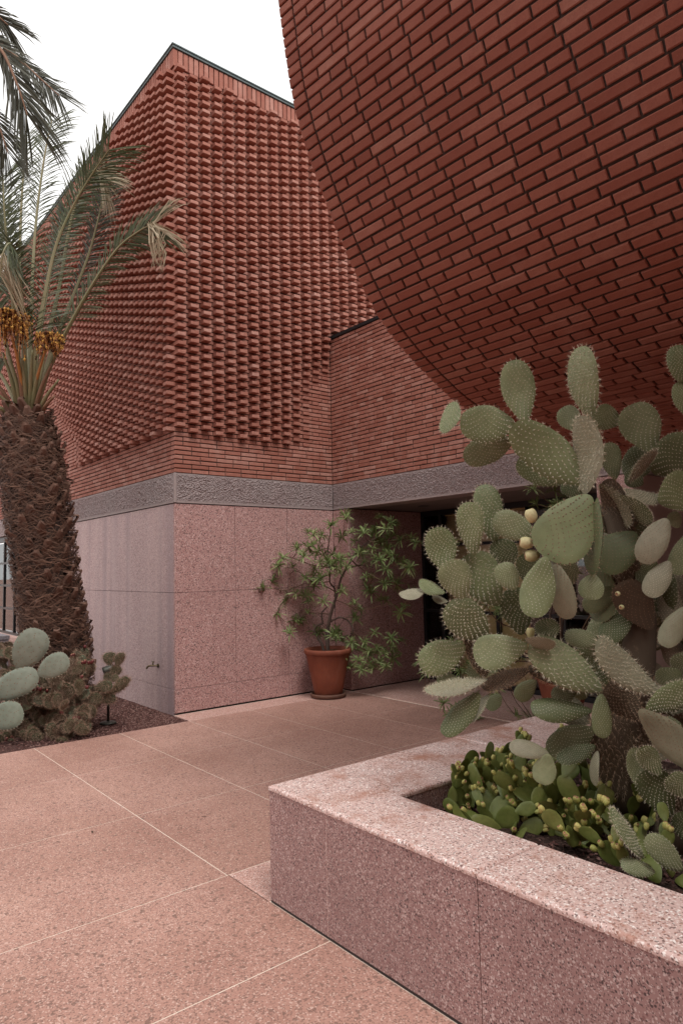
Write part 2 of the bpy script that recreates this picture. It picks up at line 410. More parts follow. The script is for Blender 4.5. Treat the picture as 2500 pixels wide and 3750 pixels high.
# bush-hammered concrete band: a displaced sheet with a smooth margin
def smooth_noise(h, w_, it=1):
    a_ = RNG.random((h, w_))
    for _ in range(it):
        a_ = (a_ + np.roll(a_, 1, 0) + np.roll(a_, -1, 0) + np.roll(a_, 1, 1) + np.roll(a_, -1, 1))/5
    a_ = (a_-a_.mean())/a_.std(); return a_
def band(p0, u, n_, length, z0, z1, parent, step=.0095):
    nx, nz = int(length/step)+1, int((z1-z0)/step)+1
    D = smooth_noise(nz, nx, 0)*.0042
    x = np.linspace(0, length, nx); z = np.linspace(z0, z1, nz)
    edge = np.ones((nz, nx)); edge[:2] = 0; edge[-2:] = 0; edge[:, :2] = 0; edge[:, -2:] = 0
    D = D*edge
    P = p0[None, None] + x[None, :, None]*u + (z[:, None, None]-0)*uz*np.array([0,0,1]) + (D[..., None])*n_
    idx = np.arange(nz*nx).reshape(nz, nx)
    F = np.stack([idx[:-1,:-1], idx[:-1,1:], idx[1:,1:], idx[1:,:-1]], -1).reshape(-1, 4)
    me = bpy.data.meshes.new('concrete_band'); me.from_pydata(P.reshape(-1, 3).tolist(), [], F.tolist()); me.materials.append(M['band'])
    me.polygons.foreach_set('use_smooth', [False]*len(F)); me.update()
    import bmesh
    b = bmesh.new(); b.from_mesh(me); bmesh.ops.recalc_face_normals(b, faces=b.faces); b.to_mesh(me); b.free()
    return link('concrete_band', me, parent)
ZB0 = 2.468
band(np.array([X0+.004, YL+.022, 0]), uy, ux, YW-YL-.030, ZB0+.022, ZB-.012, tower)
band(np.array([X0-.022, YL-.004, 0]), -ux, -uy, LEFT_LEN-.03, ZB0+.022, ZB-.012, tower, .012)
for a_, b_ in (((XE, YL+.002, ZB0), (X0-.002, YL+.30, ZB-.001)), ((X0-.30, YL+.0022, ZB0+.001), (X0-.0022, 5.975, ZB-.002))):
    tbox('band_core', a_, b_, 'plaster')
tbox('band_margin', (X0-.022, YL-.008, ZB0-.001), (X0+.008, YL+.022, ZB-.0005), 'plaster', c=.004)
tbox('band_margin', (X0-.01, YL+.0225, ZB0-.001), (X0+.007, YW-.008, ZB0+.021), 'plaster')
tbox('band_margin', (XE, YL-.007, ZB0-.001), (X0-.0225, YL+.01, ZB0+.021), 'plaster')
# stone panels of the base
def panel_x(y0, y1, z0, z1, X, mat, parent, g=.0022):    # faces +x
    q = MB(); q.cbox((X-.035, y0+g, z0+g), (X, y1-g, z1-g), .0018); return q.build('stone_panel', M[mat], parent, recalc=True)
def panel_y(x0, x1, z0, z1, Y, mat, parent, g=.0022):    # faces -y
    q = MB(); q.cbox((x0+g, Y, z0+g), (x1-g, Y+.035, z1-g), .0018); return q.build('stone_panel', M[mat], parent, recalc=True)
zr = [(.016, .282), (.282, 1.403), (1.403, 2.458)]
for (z0, z1) in zr:
    for (y0, y1) in ((YL+.0, 4.397), (4.397, 5.192), (5.192, YW-.001)):
        panel_x(y0, y1, z0, z1, X0, 'stone_wall', tower)
for r_, xs_ in ((0, [X0-.036, -8.251, -8.97, -10.0, -11.297]), (1, [X0-.036, -10.494, -11.297]), (2, [X0-.036, -10.494, -11.297])):
    for a_, b_ in zip(xs_[1:], xs_[:-1]): panel_y(a_, b_, zr[r_][0]-(.06 if r_ == 0 else 0), zr[r_][1], YL+.001, 'stone_wall_grey', tower)
tbox('wall_core', (-11.297, YL+.037, -.02), (X0-.037, 9.4, ZB0-.001), 'dark_gap')
for (a_, b_) in ((YL+.03, YW+2),): tbox('wall_core', (X0-.2, YL+.036, -.02), (X0-.034, YW+1.6, ZB0-.002), 'dark_gap')
# glazed cafe front on the left, beyond the stone base
win = MB()
WX0, WX1, WZ0, WZ1 = XE, -11.30, .46, 2.466
YG = YL+.09
wf = MB()
for a_, b_ in (((WX0, YG-.03, WZ1-.12), (WX1, YG+.03, WZ1-.005)), ((WX0, YG-.03, WZ0), (WX1, YG+.03, WZ0+.05)), ((WX1-.05, YG-.031, WZ0), (WX1-.003, YG+.031, WZ1-.006))):
    wf.box(a_, b_)
window = wf.build('window', M['frame_metal'], tower)
for xm in (-12.25, -13.1, -13.95, -14.78, -15.60, -16.4): tbox('mullion', (xm-.025, YG-.028, WZ0+.05), (xm+.025, YG+.028, WZ1-.12), 'frame_metal', window)
for zm in (.972, 1.441, 1.904): tbox('transom', (WX0, YG-.026, zm-.022), (WX1-.05, YG+.026, zm+.022), 'frame_metal', window)
edges_x = [WX0, -16.4, -15.60, -14.78, -13.95, -13.1, -12.25, WX1-.05]; edges_z = [WZ0+.05, .972, 1.441, 1.904, WZ1-.12]
for a_, b_ in zip(edges_x[:-1], edges_x[1:]):
    for c_, d_ in zip(edges_z[:-1], edges_z[1:]):
        q = MB(); q.box((a_+.026, YG-.003, c_+.023), (b_-.026, YG+.003, d_-.023)); q.build('glass_pane', M['glass'], window)
tbox('window_sill', (XE, YL-.06, .36), (-11.30, YG-.031, .458), 'stone_strip', c=.004)
tbox('sill_wall', (XE, YL-.01, -.02), (-11.30, YG+.05, .358), 'stone_wall_grey')
room = MB(); room.box((XE, YG+.06, .30), (-11.30, 8.2, .42)); room.build('interior_floor', M['room_floor'], tower)
tbox('interior_wall', (XE, 8.0, .425), (-11.30, 8.1, ZB0-.003), 'room'); tbox('interior_wall', (-11.36, YG+.07, .425), (-11.302, 7.99, ZB0-.003), 'room')
for xi in (-12.6, -14.2): tbox('interior_pillar', (xi-.14, 6.3, .425), (xi+.14, 6.55, ZB0-.003), 'stone_wall')
tbox('interior_ceiling', (XE, YG+.07, ZB0-.0025), (-11.302, 7.99, ZB0+.03), 'room')

# ------------------------------------------------------------------ entrance wing
wing = thing('entrance_wing', 'lower plain red brick wall over a shaded doorway beside the tower', 'building', (X0, YW, 0))
specs = []; NW = 38
for k in range(NW):
    zc = ZB + (k+.5)*CH
    for a_, b_, hd in course_pieces(k+1, 5.4, k >= 9):
        c = np.array([X0+.102+(a_+b_)/2, YW+RNG.normal(0, .002), zc+RNG.normal(0, .0012)])
        if a_ < .001 and b_ < .02: continue
        specs.append((c, ux, -uy, uz, b_-a_, .0430, .09, seen(c)))
    c = np.array([X0+.050, YW+.001, zc]); specs.append((c, ux, -uy, uz, .094, .0430, .08, seen(c)))
brick_set(wing, specs, 300)
ZWT = ZB + NW*CH
WXE = -1.9
tbox('wall_core', (X0+.002, YW+.010, ZB), (WXE, YW+.40, ZWT), 'mortar', wing)
tbox('coping', (X0+.003, YW-.018, ZWT+.002), (WXE, YW+.42, ZWT+.045), 'metal_dark', wing)
band(np.array([X0+.012, YW-.004, 0]), ux, -uy, 5.4, ZB0+.022, ZB-.012, wing)
tbox('band_core', (X0+.001, YW+.003, ZB0), (WXE, YW+.30, ZB-.001), 'plaster', wing)
tbox('band_margin', (X0+.0085, YW-.006, ZB0-.001), (WXE, YW+.01, ZB0+.021), 'plaster', wing)
RX, YD = -7.10, 7.43
for (z0, z1) in zr:
    panel_y(X0+.001, RX, z0, z1, YW, 'stone_wall', wing)
    for (y0, y1) in ((YW+.036, 6.72), (6.72, YD)): panel_x(y0, y1, z0, z1, RX, 'stone_wall', wing)
    panel_y(-3.42, -3.06, z0, z1, YW, 'stone_wall', wing)
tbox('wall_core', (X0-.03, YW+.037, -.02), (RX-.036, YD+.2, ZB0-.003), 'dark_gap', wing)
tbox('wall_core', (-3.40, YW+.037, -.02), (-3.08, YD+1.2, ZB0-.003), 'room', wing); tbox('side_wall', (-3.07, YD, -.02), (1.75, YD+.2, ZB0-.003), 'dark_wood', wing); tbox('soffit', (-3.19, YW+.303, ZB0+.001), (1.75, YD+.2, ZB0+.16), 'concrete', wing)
tbox('soffit', (RX-.2, YW+.303, ZB0+.001), (-3.2, YD+2.6, ZB0+.16), 'concrete', wing)
dl = MB(); dl.lathe([(.075, -.004), (.075, .0), (.060, .0005), (.058, .02), (0, .02)], (-6.377, 6.715, ZB0-.0), 24); dl.build('downlight', M['frame_metal'], wing)
# door screen
df = MB(); zt = ZB0-.003
for a_, b_ in (((RX+.002, YD-.03, .008), (RX+.055, YD+.03, zt)), ((RX+.055, YD-.03, zt-.075), (-3.42, YD+.03, zt)), ((RX+.055, YD-.03, .008), (-3.42, YD+.03, .07)),
               ((-3.475, YD-.03, .07), (-3.42, YD+.03, zt-.075))): df.box(a_, b_)
door = df.build('door', M['frame_metal'], wing)
dz = [.07, .47, 1.00, 1.95, zt-.075]
dx = [RX+.055, -6.72, -5.75, -4.75, -3.475]
for xm in dx[1:-1]: tbox('mullion', (xm-.022, YD-.028, .07), (xm+.022, YD+.028, zt-.075), 'frame_metal', door)
for zm in dz[1:-1]: tbox('transom', (RX+.055, YD-.026, zm-.020), (-3.475, YD+.026, zm+.020), 'frame_metal', door)
for i in range(4):
    for j in range(4):
        q = MB(); q.box((dx[i]+.023, YD-.003, dz[j]+.021), (dx[i+1]-.023, YD+.003, dz[j+1]-.021)); q.build('glass_pane', M['glass'], door)
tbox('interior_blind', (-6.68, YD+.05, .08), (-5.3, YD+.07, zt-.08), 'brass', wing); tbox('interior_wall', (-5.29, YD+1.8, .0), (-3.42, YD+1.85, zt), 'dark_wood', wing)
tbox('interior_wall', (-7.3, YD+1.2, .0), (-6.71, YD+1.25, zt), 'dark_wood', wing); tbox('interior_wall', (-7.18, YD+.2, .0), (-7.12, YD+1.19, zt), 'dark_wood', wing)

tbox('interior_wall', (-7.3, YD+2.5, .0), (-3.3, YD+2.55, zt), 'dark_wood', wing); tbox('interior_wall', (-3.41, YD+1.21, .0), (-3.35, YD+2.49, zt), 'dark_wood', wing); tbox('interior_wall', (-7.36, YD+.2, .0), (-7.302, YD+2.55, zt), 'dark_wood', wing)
# ------------------------------------------------------------------ overhanging curved brick building on the right
XV = -2.85
prof = [(1.90,6.25),(1.915,5.6),(1.945,5.15),(1.985,4.74),(2.008,4.56),(2.040,4.36),(2.090,4.14),(2.155,3.96),(2.249,3.765),(2.40,3.485),(2.576,3.225),(2.72,3.065),(2.877,2.945),(3.03,2.852),(3.208,2.755),(3.40,2.675),(3.69,2.59),(4.0,2.53),(4.5,2.485),(5.2,2.47),(5.95,2.468)]
def catmull(P, n=24):
    P = [np.array(p, float) for p in P]; P = [2*P[0]-P[1]] + P + [2*P[-1]-P[-2]]; out = []
    for i in range(1, len(P)-2):
        for k in range(n):
            t = k/n; a_, b_, c_, d_ = P[i-1:i+3]
            out.append(.5*((2*b_) + (-a_+c_)*t + (2*a_-5*b_+4*c_-d_)*t*t + (-a_+3*b_-3*c_+d_)*t**3))
    out.append(P[-2]); return np.array(out)
PC = catmull(prof)
arc = np.concatenate([[0], np.cumsum(np.linalg.norm(np.diff(PC, axis=0), axis=1))]); AL = arc[-1]
VA_TOP, VA_BOT = 5.0, -1.5
def vsurf(t, s):
    y = np.interp(t, arc, PC[:, 0]); z = np.interp(t, arc, PC[:, 1])
    f = sm((t-.9)/(3.6)); an = math.radians(VA_TOP + (VA_BOT-VA_TOP)*f)
    return np.array([XV + s*math.cos(an), y + s*math.sin(an), z])
def vframe(t, s):
    u = vsurf(t, s+.02) - vsurf(t, s-.02); w_ = vsurf(t-.02, s) - vsurf(t+.02, s)
    u /= np.linalg.norm(u); w_ -= u*(u@w_); w_ /= np.linalg.norm(w_); n_ = np.cross(w_, u)
    if n_@np.array([0, -1, -.6]) < 0: n_ = -n_
    return u, n_, w_
vault = thing('curved_brick_overhang', 'huge curved dark red brick wall sweeping out overhead on the right', 'building', (XV, 2.0, 0))
specs = []; CV = .0555; SMAX = 4.6; nc = int(AL/CV)
for k in range(nc):
    t = (k+.5)*CV
    pcs = [(.0, .098)]; per = .345; off = (k % 2)*per/2 + (k*37 % 5)*.004; p = .110 - (.0 if k % 2 == 0 else .115)
    q = .110; first = True; hd = (k % 2 == 0)
    while q < SMAX:
        L = (.107 if hd else .222) + random.uniform(-.006, .006)
        if first and k % 4 in (1, 2): L *= .8
        pcs.append((q, q+L)); q += L+.010; hd = not hd; first = False
    for a_, b_ in pcs:
        s = (a_+b_)/2; c = vsurf(t, s); u, n_, w_ = vframe(t, s)
        hh = np.linalg.norm(vsurf(t-CV/2, s)-vsurf(t+CV/2, s))
        c = c + n_*RNG.normal(0, .0012)
        vis = seen(c)
        specs.append((c, u, n_, w_, b_-a_, hh-.0112, .09, vis))
brick_set(vault, specs, 300, mats=('brick_shade_tint', 'brick_shade_tint_mass'))
cm = MB(); pr = []
for i in range(0, len(PC), 4):
    t = arc[i]; u, n_, w_ = vframe(t, 1.0); pr.append((vsurf(t, .004)-n_*.011, vsurf(t, SMAX-.02)-n_*.011))
pr += [(np.array([XV+.004, 5.95, 6.25]), np.array([XV+SMAX-.02, 5.95, 6.25]))]
nP = len(pr); V = [a_ for a_, b_ in pr] + [b_ for a_, b_ in pr]
F = [(i, (i+1) % nP, nP+(i+1) % nP, nP+i) for i in range(nP)] + [tuple(range(nP)), tuple(range(nP, 2*nP))[::-1]]
cm.add(V, F); cm.build('wall_core', M['mortar'], vault, recalc=True)
q = MB(); q.box((XV-.01, 1.86, 6.252), (XV+SMAX+.4, 5.95, 6.30)); q.build('coping', M['coping_metal'], vault)
def mat_blocker_brick():
    t = NT('blocker_wall_brick'); P = t.pos(); b = t.n('ShaderNodeTexBrick'); b.inputs['Scale'].default_value = 1.0
    b.inputs['Brick Width'].default_value = .23; b.inputs['Row Height'].default_value = .055; b.inputs['Mortar Size'].default_value = .005
    b.inputs['Color1'].default_value = (.34,.11,.08,1); b.inputs['Color2'].default_value = (.42,.15,.11,1); b.inputs['Mortar'].default_value = (.06,.045,.04,1)
    x = t.sep(P); cmb = t.n('ShaderNodeCombineXYZ'); t.l(t.math('ADD', x[0], x[1]), cmb.inputs[0]); t.l(x[2], cmb.inputs[1]); t.l(cmb.outputs[0], b.inputs['Vector'])
    return t.fin(b.outputs['Color'], .85)
M['blocker_brick'] = mat_blocker_brick()
# added unseen walls cutting light to the overhang: supporting side wall, walls behind viewer
for a_, b_ in (((1.76, 1.95, -.02), (2.3, 5.95, 6.24)), ((3.4, -6.8, -.02), (3.9, 1.9, 6.2)), ((2.31, 1.91, -.02), (3.9, 2.4, 6.2)), ((-1.6, -6.0, -.02), (3.39, -5.4, 6.0))):
    q = MB(); q.box(a_, b_); q.build('side_wall', M['blocker_brick'], vault, recalc=True)

# ------------------------------------------------------------------ stone planter
PX0, PY0, PZ, PX1, PY1 = -2.975, 1.947, .565, 1.74, 4.55
RIM = .375
planter = thing('stone_planter', 'long low pink terrazzo planter box with wide coping in the foreground', 'planter', (PX0, PY0, 0))
def chamf(name, a_, b_, mat, c=.010): q = MB(); q.cbox(a_, b_, c); return q.build(name, M[mat], planter, recalc=True)
zc0 = .012
for a_, b_ in ((PX0, -2.515), (-2.515, -1.647), (-1.647, -.75), (-.75, .2), (.2, PX1)):
    q = MB(); q.cbox((a_+.0015, PY0, zc0), (b_-.0015, PY0+.05, PZ-.0225), .0012); q.build('stone_panel', M['stone_planter'], planter, recalc=True)
for a_, b_ in ((PY0+.052, 2.9), (2.9, 3.7), (3.7, PY1)):
    q = MB(); q.cbox((PX0, a_+.0015, zc0), (PX0+.05, b_-.0015, PZ-.0225), .0012); q.build('stone_panel', M['stone_planter'], planter, recalc=True)
# coping slabs with a softly rounded edge
def rounded_slab(name, poly, z0, z1, r=.013, mat='stone_coping'):
    """poly: ccw outline; edges rounded along the top"""
    q = MB(); n = len(poly); P = [np.array(p, float) for p in poly]; rings = []
    def inset(d):
        out = []
        for i in range(n):
            a_, b_, c_ = P[i-1], P[i], P[(i+1) % n]
            e1 = (b_-a_)/np.linalg.norm(b_-a_); e2 = (c_-b_)/np.linalg.norm(c_-b_)
            n1 = np.array([-e1[1], e1[0]]); n2 = np.array([-e2[1], e2[0]])
            k = n1+n2; k = k/(1+n1@n2); out.append(b_+k*d)
        return out
    steps = [(0.0, z0)] + [(r*(1-math.cos(t)), z1-r+r*math.sin(t)) for t in np.linspace(0, math.pi/2, 5)]
    V = []
    for d, z in steps: V += [(p[0], p[1], z) for p in inset(d)]
    F = []
    for s_ in range(len(steps)-1):
        for i in range(n): F.append((s_*n+i, s_*n+(i+1) % n, (s_+1)*n+(i+1) % n, (s_+1)*n+i))
    F.append(tuple(range((len(steps)-1)*n, len(steps)*n))); F.append(tuple(range(n))[::-1])
    q.add(V, F); return q.build(name, M[mat], planter, recalc=True)
xj = -1.647
g = .0032; ix, iy = PX0+.555, PY0+RIM
rounded_slab('coping_slab', [(PX0-.004, PY0-.004), (xj-g, PY0-.004), (xj-g, iy), (ix, iy), (ix, 3.35), (PX0-.004, 3.35)], PZ-.0215, PZ)
rounded_slab('coping_slab', [(xj+g, PY0-.004), (-.30-g, PY0-.004), (-.30-g, iy), (xj+g, iy)], PZ-.0215, PZ)
rounded_slab('coping_slab', [(-.30+g, PY0-.004), (PX1, PY0-.004), (PX1, iy), (-.30+g, iy)], PZ-.0215, PZ)
rounded_slab('coping_slab', [(PX0-.004, 3.35+2*g), (ix, 3.35+2*g), (ix, PY1), (PX0-.004, PY1)], PZ-.0215, PZ)
rounded_slab('coping_slab', [(ix+2*g, PY1-.40), (PX1, PY1-.40), (PX1, PY1), (ix+2*g, PY1)], PZ-.0215, PZ)
for a_, b_ in (((PX0+.052, PY0+.052, .0), (PX1, iy-.004, PZ-.023)), ((PX0+.052, iy-.003, .0), (ix-.004, PY1-.01, PZ-.023)), ((ix-.003, PY1-.38, .0), (PX1, PY1-.01, PZ-.023))):
    tbox('planter_core', a_, b_, 'stone_planter', planter)
tbox('joint_filler', (-2.5164, PY0+.0006, zc0), (-2.5136, PY0+.03, PZ-.0225), 'stone_coping', planter)
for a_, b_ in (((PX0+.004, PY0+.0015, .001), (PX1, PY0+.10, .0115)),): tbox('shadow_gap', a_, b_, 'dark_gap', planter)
# ================================================================== plants: materials
def mat_pad(name, c0, c1, c2, edge, rough=.55):
    t = NT(name); r = t.n('ShaderNodeObjectInfo').outputs['Random']; O = t.co()
    c = t.ramp(r, [(0, c0), (.5, c1), (1, c2)])
    n = t.noise(O, 5, 5, .6); c = t.mix(t.ramp(n, [(.4, 0), (.72, .55)]), c, [x*.68 for x in c0])
    n2 = t.noise(O, 2.2, 3, .5); c = t.mix(t.ramp(n2, [(.5, 0), (.75, .5)]), c, edge)
    n3 = t.noise(O, 30, 3, .6); c = t.mix(t.ramp(n3, [(.62, 0), (.74, .45)]), c, (.22,.16,.10))
    t.bump(n3, .12, .004); return t.fin(c, rough, spec=.35)
M['pad'] = mat_pad('cactus_pad_skin', (.145,.175,.080), (.185,.212,.102), (.22,.238,.128), (.255,.26,.145))
M['pad_dark'] = mat_pad('dark_cactus_pad_skin', (.085,.105,.045), (.115,.130,.058), (.14,.145,.074), (.15,.135,.075))  # darker copy of the pad skin
M['pad_pale'] = mat_pad('floor_bounce_pad_skin', (.205,.200,.128), (.24,.228,.152), (.265,.245,.17), (.28,.25,.18))  # brown-grey pads: bounce off the pink floor put into the colour
M['pad_blue'] = mat_pad('grey_green_cactus_pad_skin', (.16,.195,.145), (.20,.235,.18), (.235,.265,.215), (.27,.29,.24), .5)
M['pad_low'] = mat_pad('small_green_cactus_skin', (.115,.145,.034), (.16,.19,.048), (.21,.225,.065), (.25,.24,.085), .40)
M['pad_scrub'] = mat_pad('spiny_scrub_pad_skin', (.045,.068,.038), (.085,.118,.062), (.15,.185,.10), (.085,.095,.055))
M['trunk_pad'] = mat_pad('corky_cactus_stem', (.095,.070,.048), (.12,.09,.06), (.10,.08,.05), (.16,.12,.085), .85)
def mat_spine(name, a_, b_):
    t = NT(name); r = t.n('ShaderNodeNewGeometry').outputs['Random Per Island']
    return t.fin(t.ramp(r, [(0, a_), (1, b_)]), .6, spec=.3)
M['spine'] = mat_spine('cream_spines', (.62,.55,.40), (.80,.74,.60))
M['spine_fuzz'] = mat_spine('brown_fuzz', (.36,.23,.14), (.66,.52,.38))
M['spine_red'] = mat_spine('rusty_spines', (.20,.115,.075), (.46,.33,.24))
M['fruit_y'] = mat_pad('pale_cactus_fruit', (.50,.46,.24), (.60,.54,.30), (.48,.46,.22), (.55,.44,.24), .5)
M['fruit_g'] = mat_pad('green_cactus_fruit', (.33,.34,.09), (.45,.42,.13), (.52,.45,.16), (.52,.34,.13), .45)
M['fruit_tip'] = mat_simple('dry_fruit_crown', (.30,.15,.08), .8)
M['fruit_red'] = mat_simple('dark_red_fruit', (.085,.012,.014), .5, nz=(.15,.026,.022), nscale=12)
M['areole'] = mat_simple('areole_wool', (.48,.46,.36), .8)
M['areole_brown'] = mat_simple('brown_areole_wool', (.20,.13,.08), .9)

def unit(v): v = np.asarray(v, float); return v/(np.linalg.norm(v)+1e-9)
# ------------------------------------------------------------------ cactus pads
def pad_proto(seed, obov=.62, wid=.62, th=.085, bend=.0, cup=.0, dent=0.0):
    rg = np.random.default_rng(seed); na, nr = 30, 6
    ph = rg.uniform(0, 6.28, 4); am = rg.uniform(.0, .022, 4)
    def outline(a_):                              # a from -pi/2 (base) round to base; returns x,y
        s = math.sin(a_); y = .5+.5*s
        hw = .5*wid*abs(math.cos(a_))**.86*(1 + .34*(y-.5)*2*obov)*(1-.34*max(0, 1-y/.42)**1.3) * (1 + sum(am[k]*math.sin((k+2)*a_+ph[k]) for k in range(4)))
        x = hw*(1 if math.cos(a_) >= 0 else -1)
        return x, y
    def surf(x, y, r, side):
        z = side*th*.5*max(0, 1-r**2.6)**.55 * (1.15-.35*y)
        return z + bend*(y-.45)**2 + cup*x*x*2 + .010*math.sin(7*y+ph[0])*math.cos(6*x+ph[1])
    m = MB(); V = []; F = []; C0 = (0, .52)
    rs = [(i/nr)**.75 for i in range(nr+1)]
    for side in (1, -1):
        for ri, r in enumerate(rs[1:]):
            for k in range(na):
                a_ = -math.pi/2 + 2*math.pi*k/na; ox, oy = outline(a_)
                x, y = C0[0]+(ox-C0[0])*r, C0[1]+(oy-C0[1])*r; V.append((x, y, surf(x, y, r, side)))
        V.append((0, .52, surf(0, .52, 0, side)))
    blk = nr*na+1
    for s_ in range(2):
        o = s_*blk
        for ri in range(nr-1):
            for k in range(na):
                q = (o+ri*na+k, o+ri*na+(k+1) % na, o+(ri+1)*na+(k+1) % na, o+(ri+1)*na+k); F.append(q if s_ == 0 else q[::-1])
        for k in range(na):
            q = (o+blk-1, o+(k+1) % na, o+k); F.append(q if s_ == 1 else q[::-1])
    m.add(V, F)
    # areoles
    pts = []; dy = .074; row = 0; y = .07
    while y < .97:
        s = (y-.5)*2; ca = math.sqrt(max(0, 1-s*s)); hw = .5*wid*ca**.86*(1+.34*s*obov)*(1-.34*max(0, 1-y/.42)**1.3); x = -hw + ((row % 2)*.5+.25)*.078
        while x < hw-.01:
            r = max(abs(x)/(hw+1e-6), abs(s))**1.0
            rr = min(.97, math.hypot(x/(.5*wid), s*.96))
            for side in (1, -1):
                zz = surf(x, y, rr, side); pts.append((np.array([x+rg.normal(0, .004), y+rg.normal(0, .004), zz]), np.array([x*.9, (y-.5)*.5, side*.55])))
            x += .078
        y += dy*.62; row += 1
    rim = []
    for k in range(34):
        a_ = -math.pi/2 + 2*math.pi*(k+.5)/34; ox, oy = outline(a_)
        if oy > .10: rim.append((np.array([ox*.99, .52+(oy-.52)*.99, surf(ox, oy, 1, 1)]), np.array([ox*1.6, (oy-.5), 0])))
    return m, pts, rim
def spine_mesh(pts, rim, seed, n_face=3, n_rim=6, length=.055, width=.0042, dots=True, dot_r=.0105):
    rg = np.random.default_rng(seed); m = MB()
    def needle(p, d, L):
        d = unit(d); a_ = unit(np.cross(d, rg.normal(size=3)))*width*.5
        m.add([p-a_, p+a_, p+d*L], [(0, 1, 2)], 0)
    for p, nrm in pts:
        nrm = unit(nrm)
        for _ in range(n_face): needle(p, nrm*1.0+rg.normal(0, .55, 3)+np.array([0, -.15, 0]), length*rg.uniform(.5, 1.1))
        if dots:
            a_ = unit(np.cross(nrm, [0, 1, .2])); b_ = np.cross(nrm, a_); R = dot_r
            ring = [p+R*(math.cos(t)*a_+math.sin(t)*b_)-nrm*.002 for t in np.linspace(0, 2*math.pi, 6)[:-1]]
            m.add(ring+[p+nrm*.007], [(i, (i+1) % 5, 5) for i in range(5)], 1)
    for p, nrm in rim:
        for _ in range(n_rim): needle(p, unit(nrm)+rg.normal(0, .45, 3), length*rg.uniform(.6, 1.25))
    return m
PADS = []
for i, kw in enumerate([dict(), dict(bend=.22), dict(obov=.85, cup=.10), dict(obov=.45, bend=-.20), dict(obov=.75, bend=.12, cup=-.12), dict(obov=.3, bend=.30, th=.075)]):
    m, pts, rim = pad_proto(11+i, **kw)
    PADS.append(dict(mb=m, pts=pts, rim=rim, cache={}, sp={}))
def pad_mesh(i, mat):
    P = PADS[i]
    if mat not in P['cache']: P['cache'][mat] = P['mb'].mesh('pad', M[mat], smooth=True, recalc=True)
    return P['cache'][mat]
SP_KIND = dict(std=(3, 6, .052, .0044, True, 'spine', 'areole'), dense=(5, 10, .068, .0046, True, 'spine', 'areole'), few=(0, 1, .030, .004, True, 'spine', 'areole'),
               under=(1, 4, .040, .004, True, 'spine_fuzz', 'areole_brown'), fuzz=(9, 14, .085, .0042, False, 'spine_fuzz', 'areole_brown'), scrub=(4, 7, .19, .015, False, 'spine_red', 'areole'), bare=None,
               blue=(0, 3, .045, .006, True, 'spine', 'areole_brown'))
def spines_for(i, kind):
    if SP_KIND[kind] is None: return None
    P = PADS[i]
    if kind not in P['sp']:
        nf, nr_, L, w_, dots, m1, m2 = SP_KIND[kind]
        P['sp'][kind] = spine_mesh(P['pts'][::3] if kind == 'blue' else P['pts'], P['rim'], 100+i, nf, nr_, L, w_, dots, .014 if kind == 'blue' else .0105).mesh('spines', [M[m1], M[m2]])
    return P['sp'][kind]
def place_pad(parent, B, T, W, roll, mat, sp, proto=None, name='pad', view=None):
    B, T = np.asarray(B, float), np.asarray(T, float); Y = T-B; L = np.linalg.norm(Y); Y = Y/L
    v = (view if view is not None else unit(CO-(B+T)/2)); n = unit(v - Y*(v@Y)); X = np.cross(Y, n)
    r = math.radians(roll); n, X = math.cos(r)*n+math.sin(r)*X, math.cos(r)*X-math.sin(r)*n
    i = random.randrange(len(PADS)) if proto is None else proto
    o = link(name, pad_mesh(i, mat), parent); kx = W/.66
    A = np.stack([X*kx, Y*L, n*L], 1)
    mw = Matrix.Identity(4)
    for a_ in range(3):
        for b_ in range(3): mw[a_][b_] = A[a_][b_]
        mw[a_][3] = B[a_]
    o.matrix_basis = mw
    s = spines_for(i, sp)
    if s is not None: link('spines', s, o)
    return o
REG = dict(a=(1500, 1200, .6378), b=(1400, 2000, .7015), c=(2100, 1700, .4464), d=(2000, 2200, .558), e=(2000, 2700, .558), f=(0, 2250, .558), s=(0, 0, 1.0))
def RP(reg, x, y): o = REG[reg]; return o[0]+x*o[2], o[1]+y*o[2]
def pad_px(parent, reg, bx, by, tx, ty, wpx, D, dt=0.0, roll=0, mat='pad', sp='std', proto=None):
    b_, t_ = RP(reg, bx, by), RP(reg, tx, ty)
    W = wpx*REG[reg][2]/FPX*(D+dt*.5)/max(.4, abs(math.cos(math.radians(roll))))
    return place_pad(parent, atD(*b_, D), atD(*t_, D+dt), W, roll, mat, sp, proto)

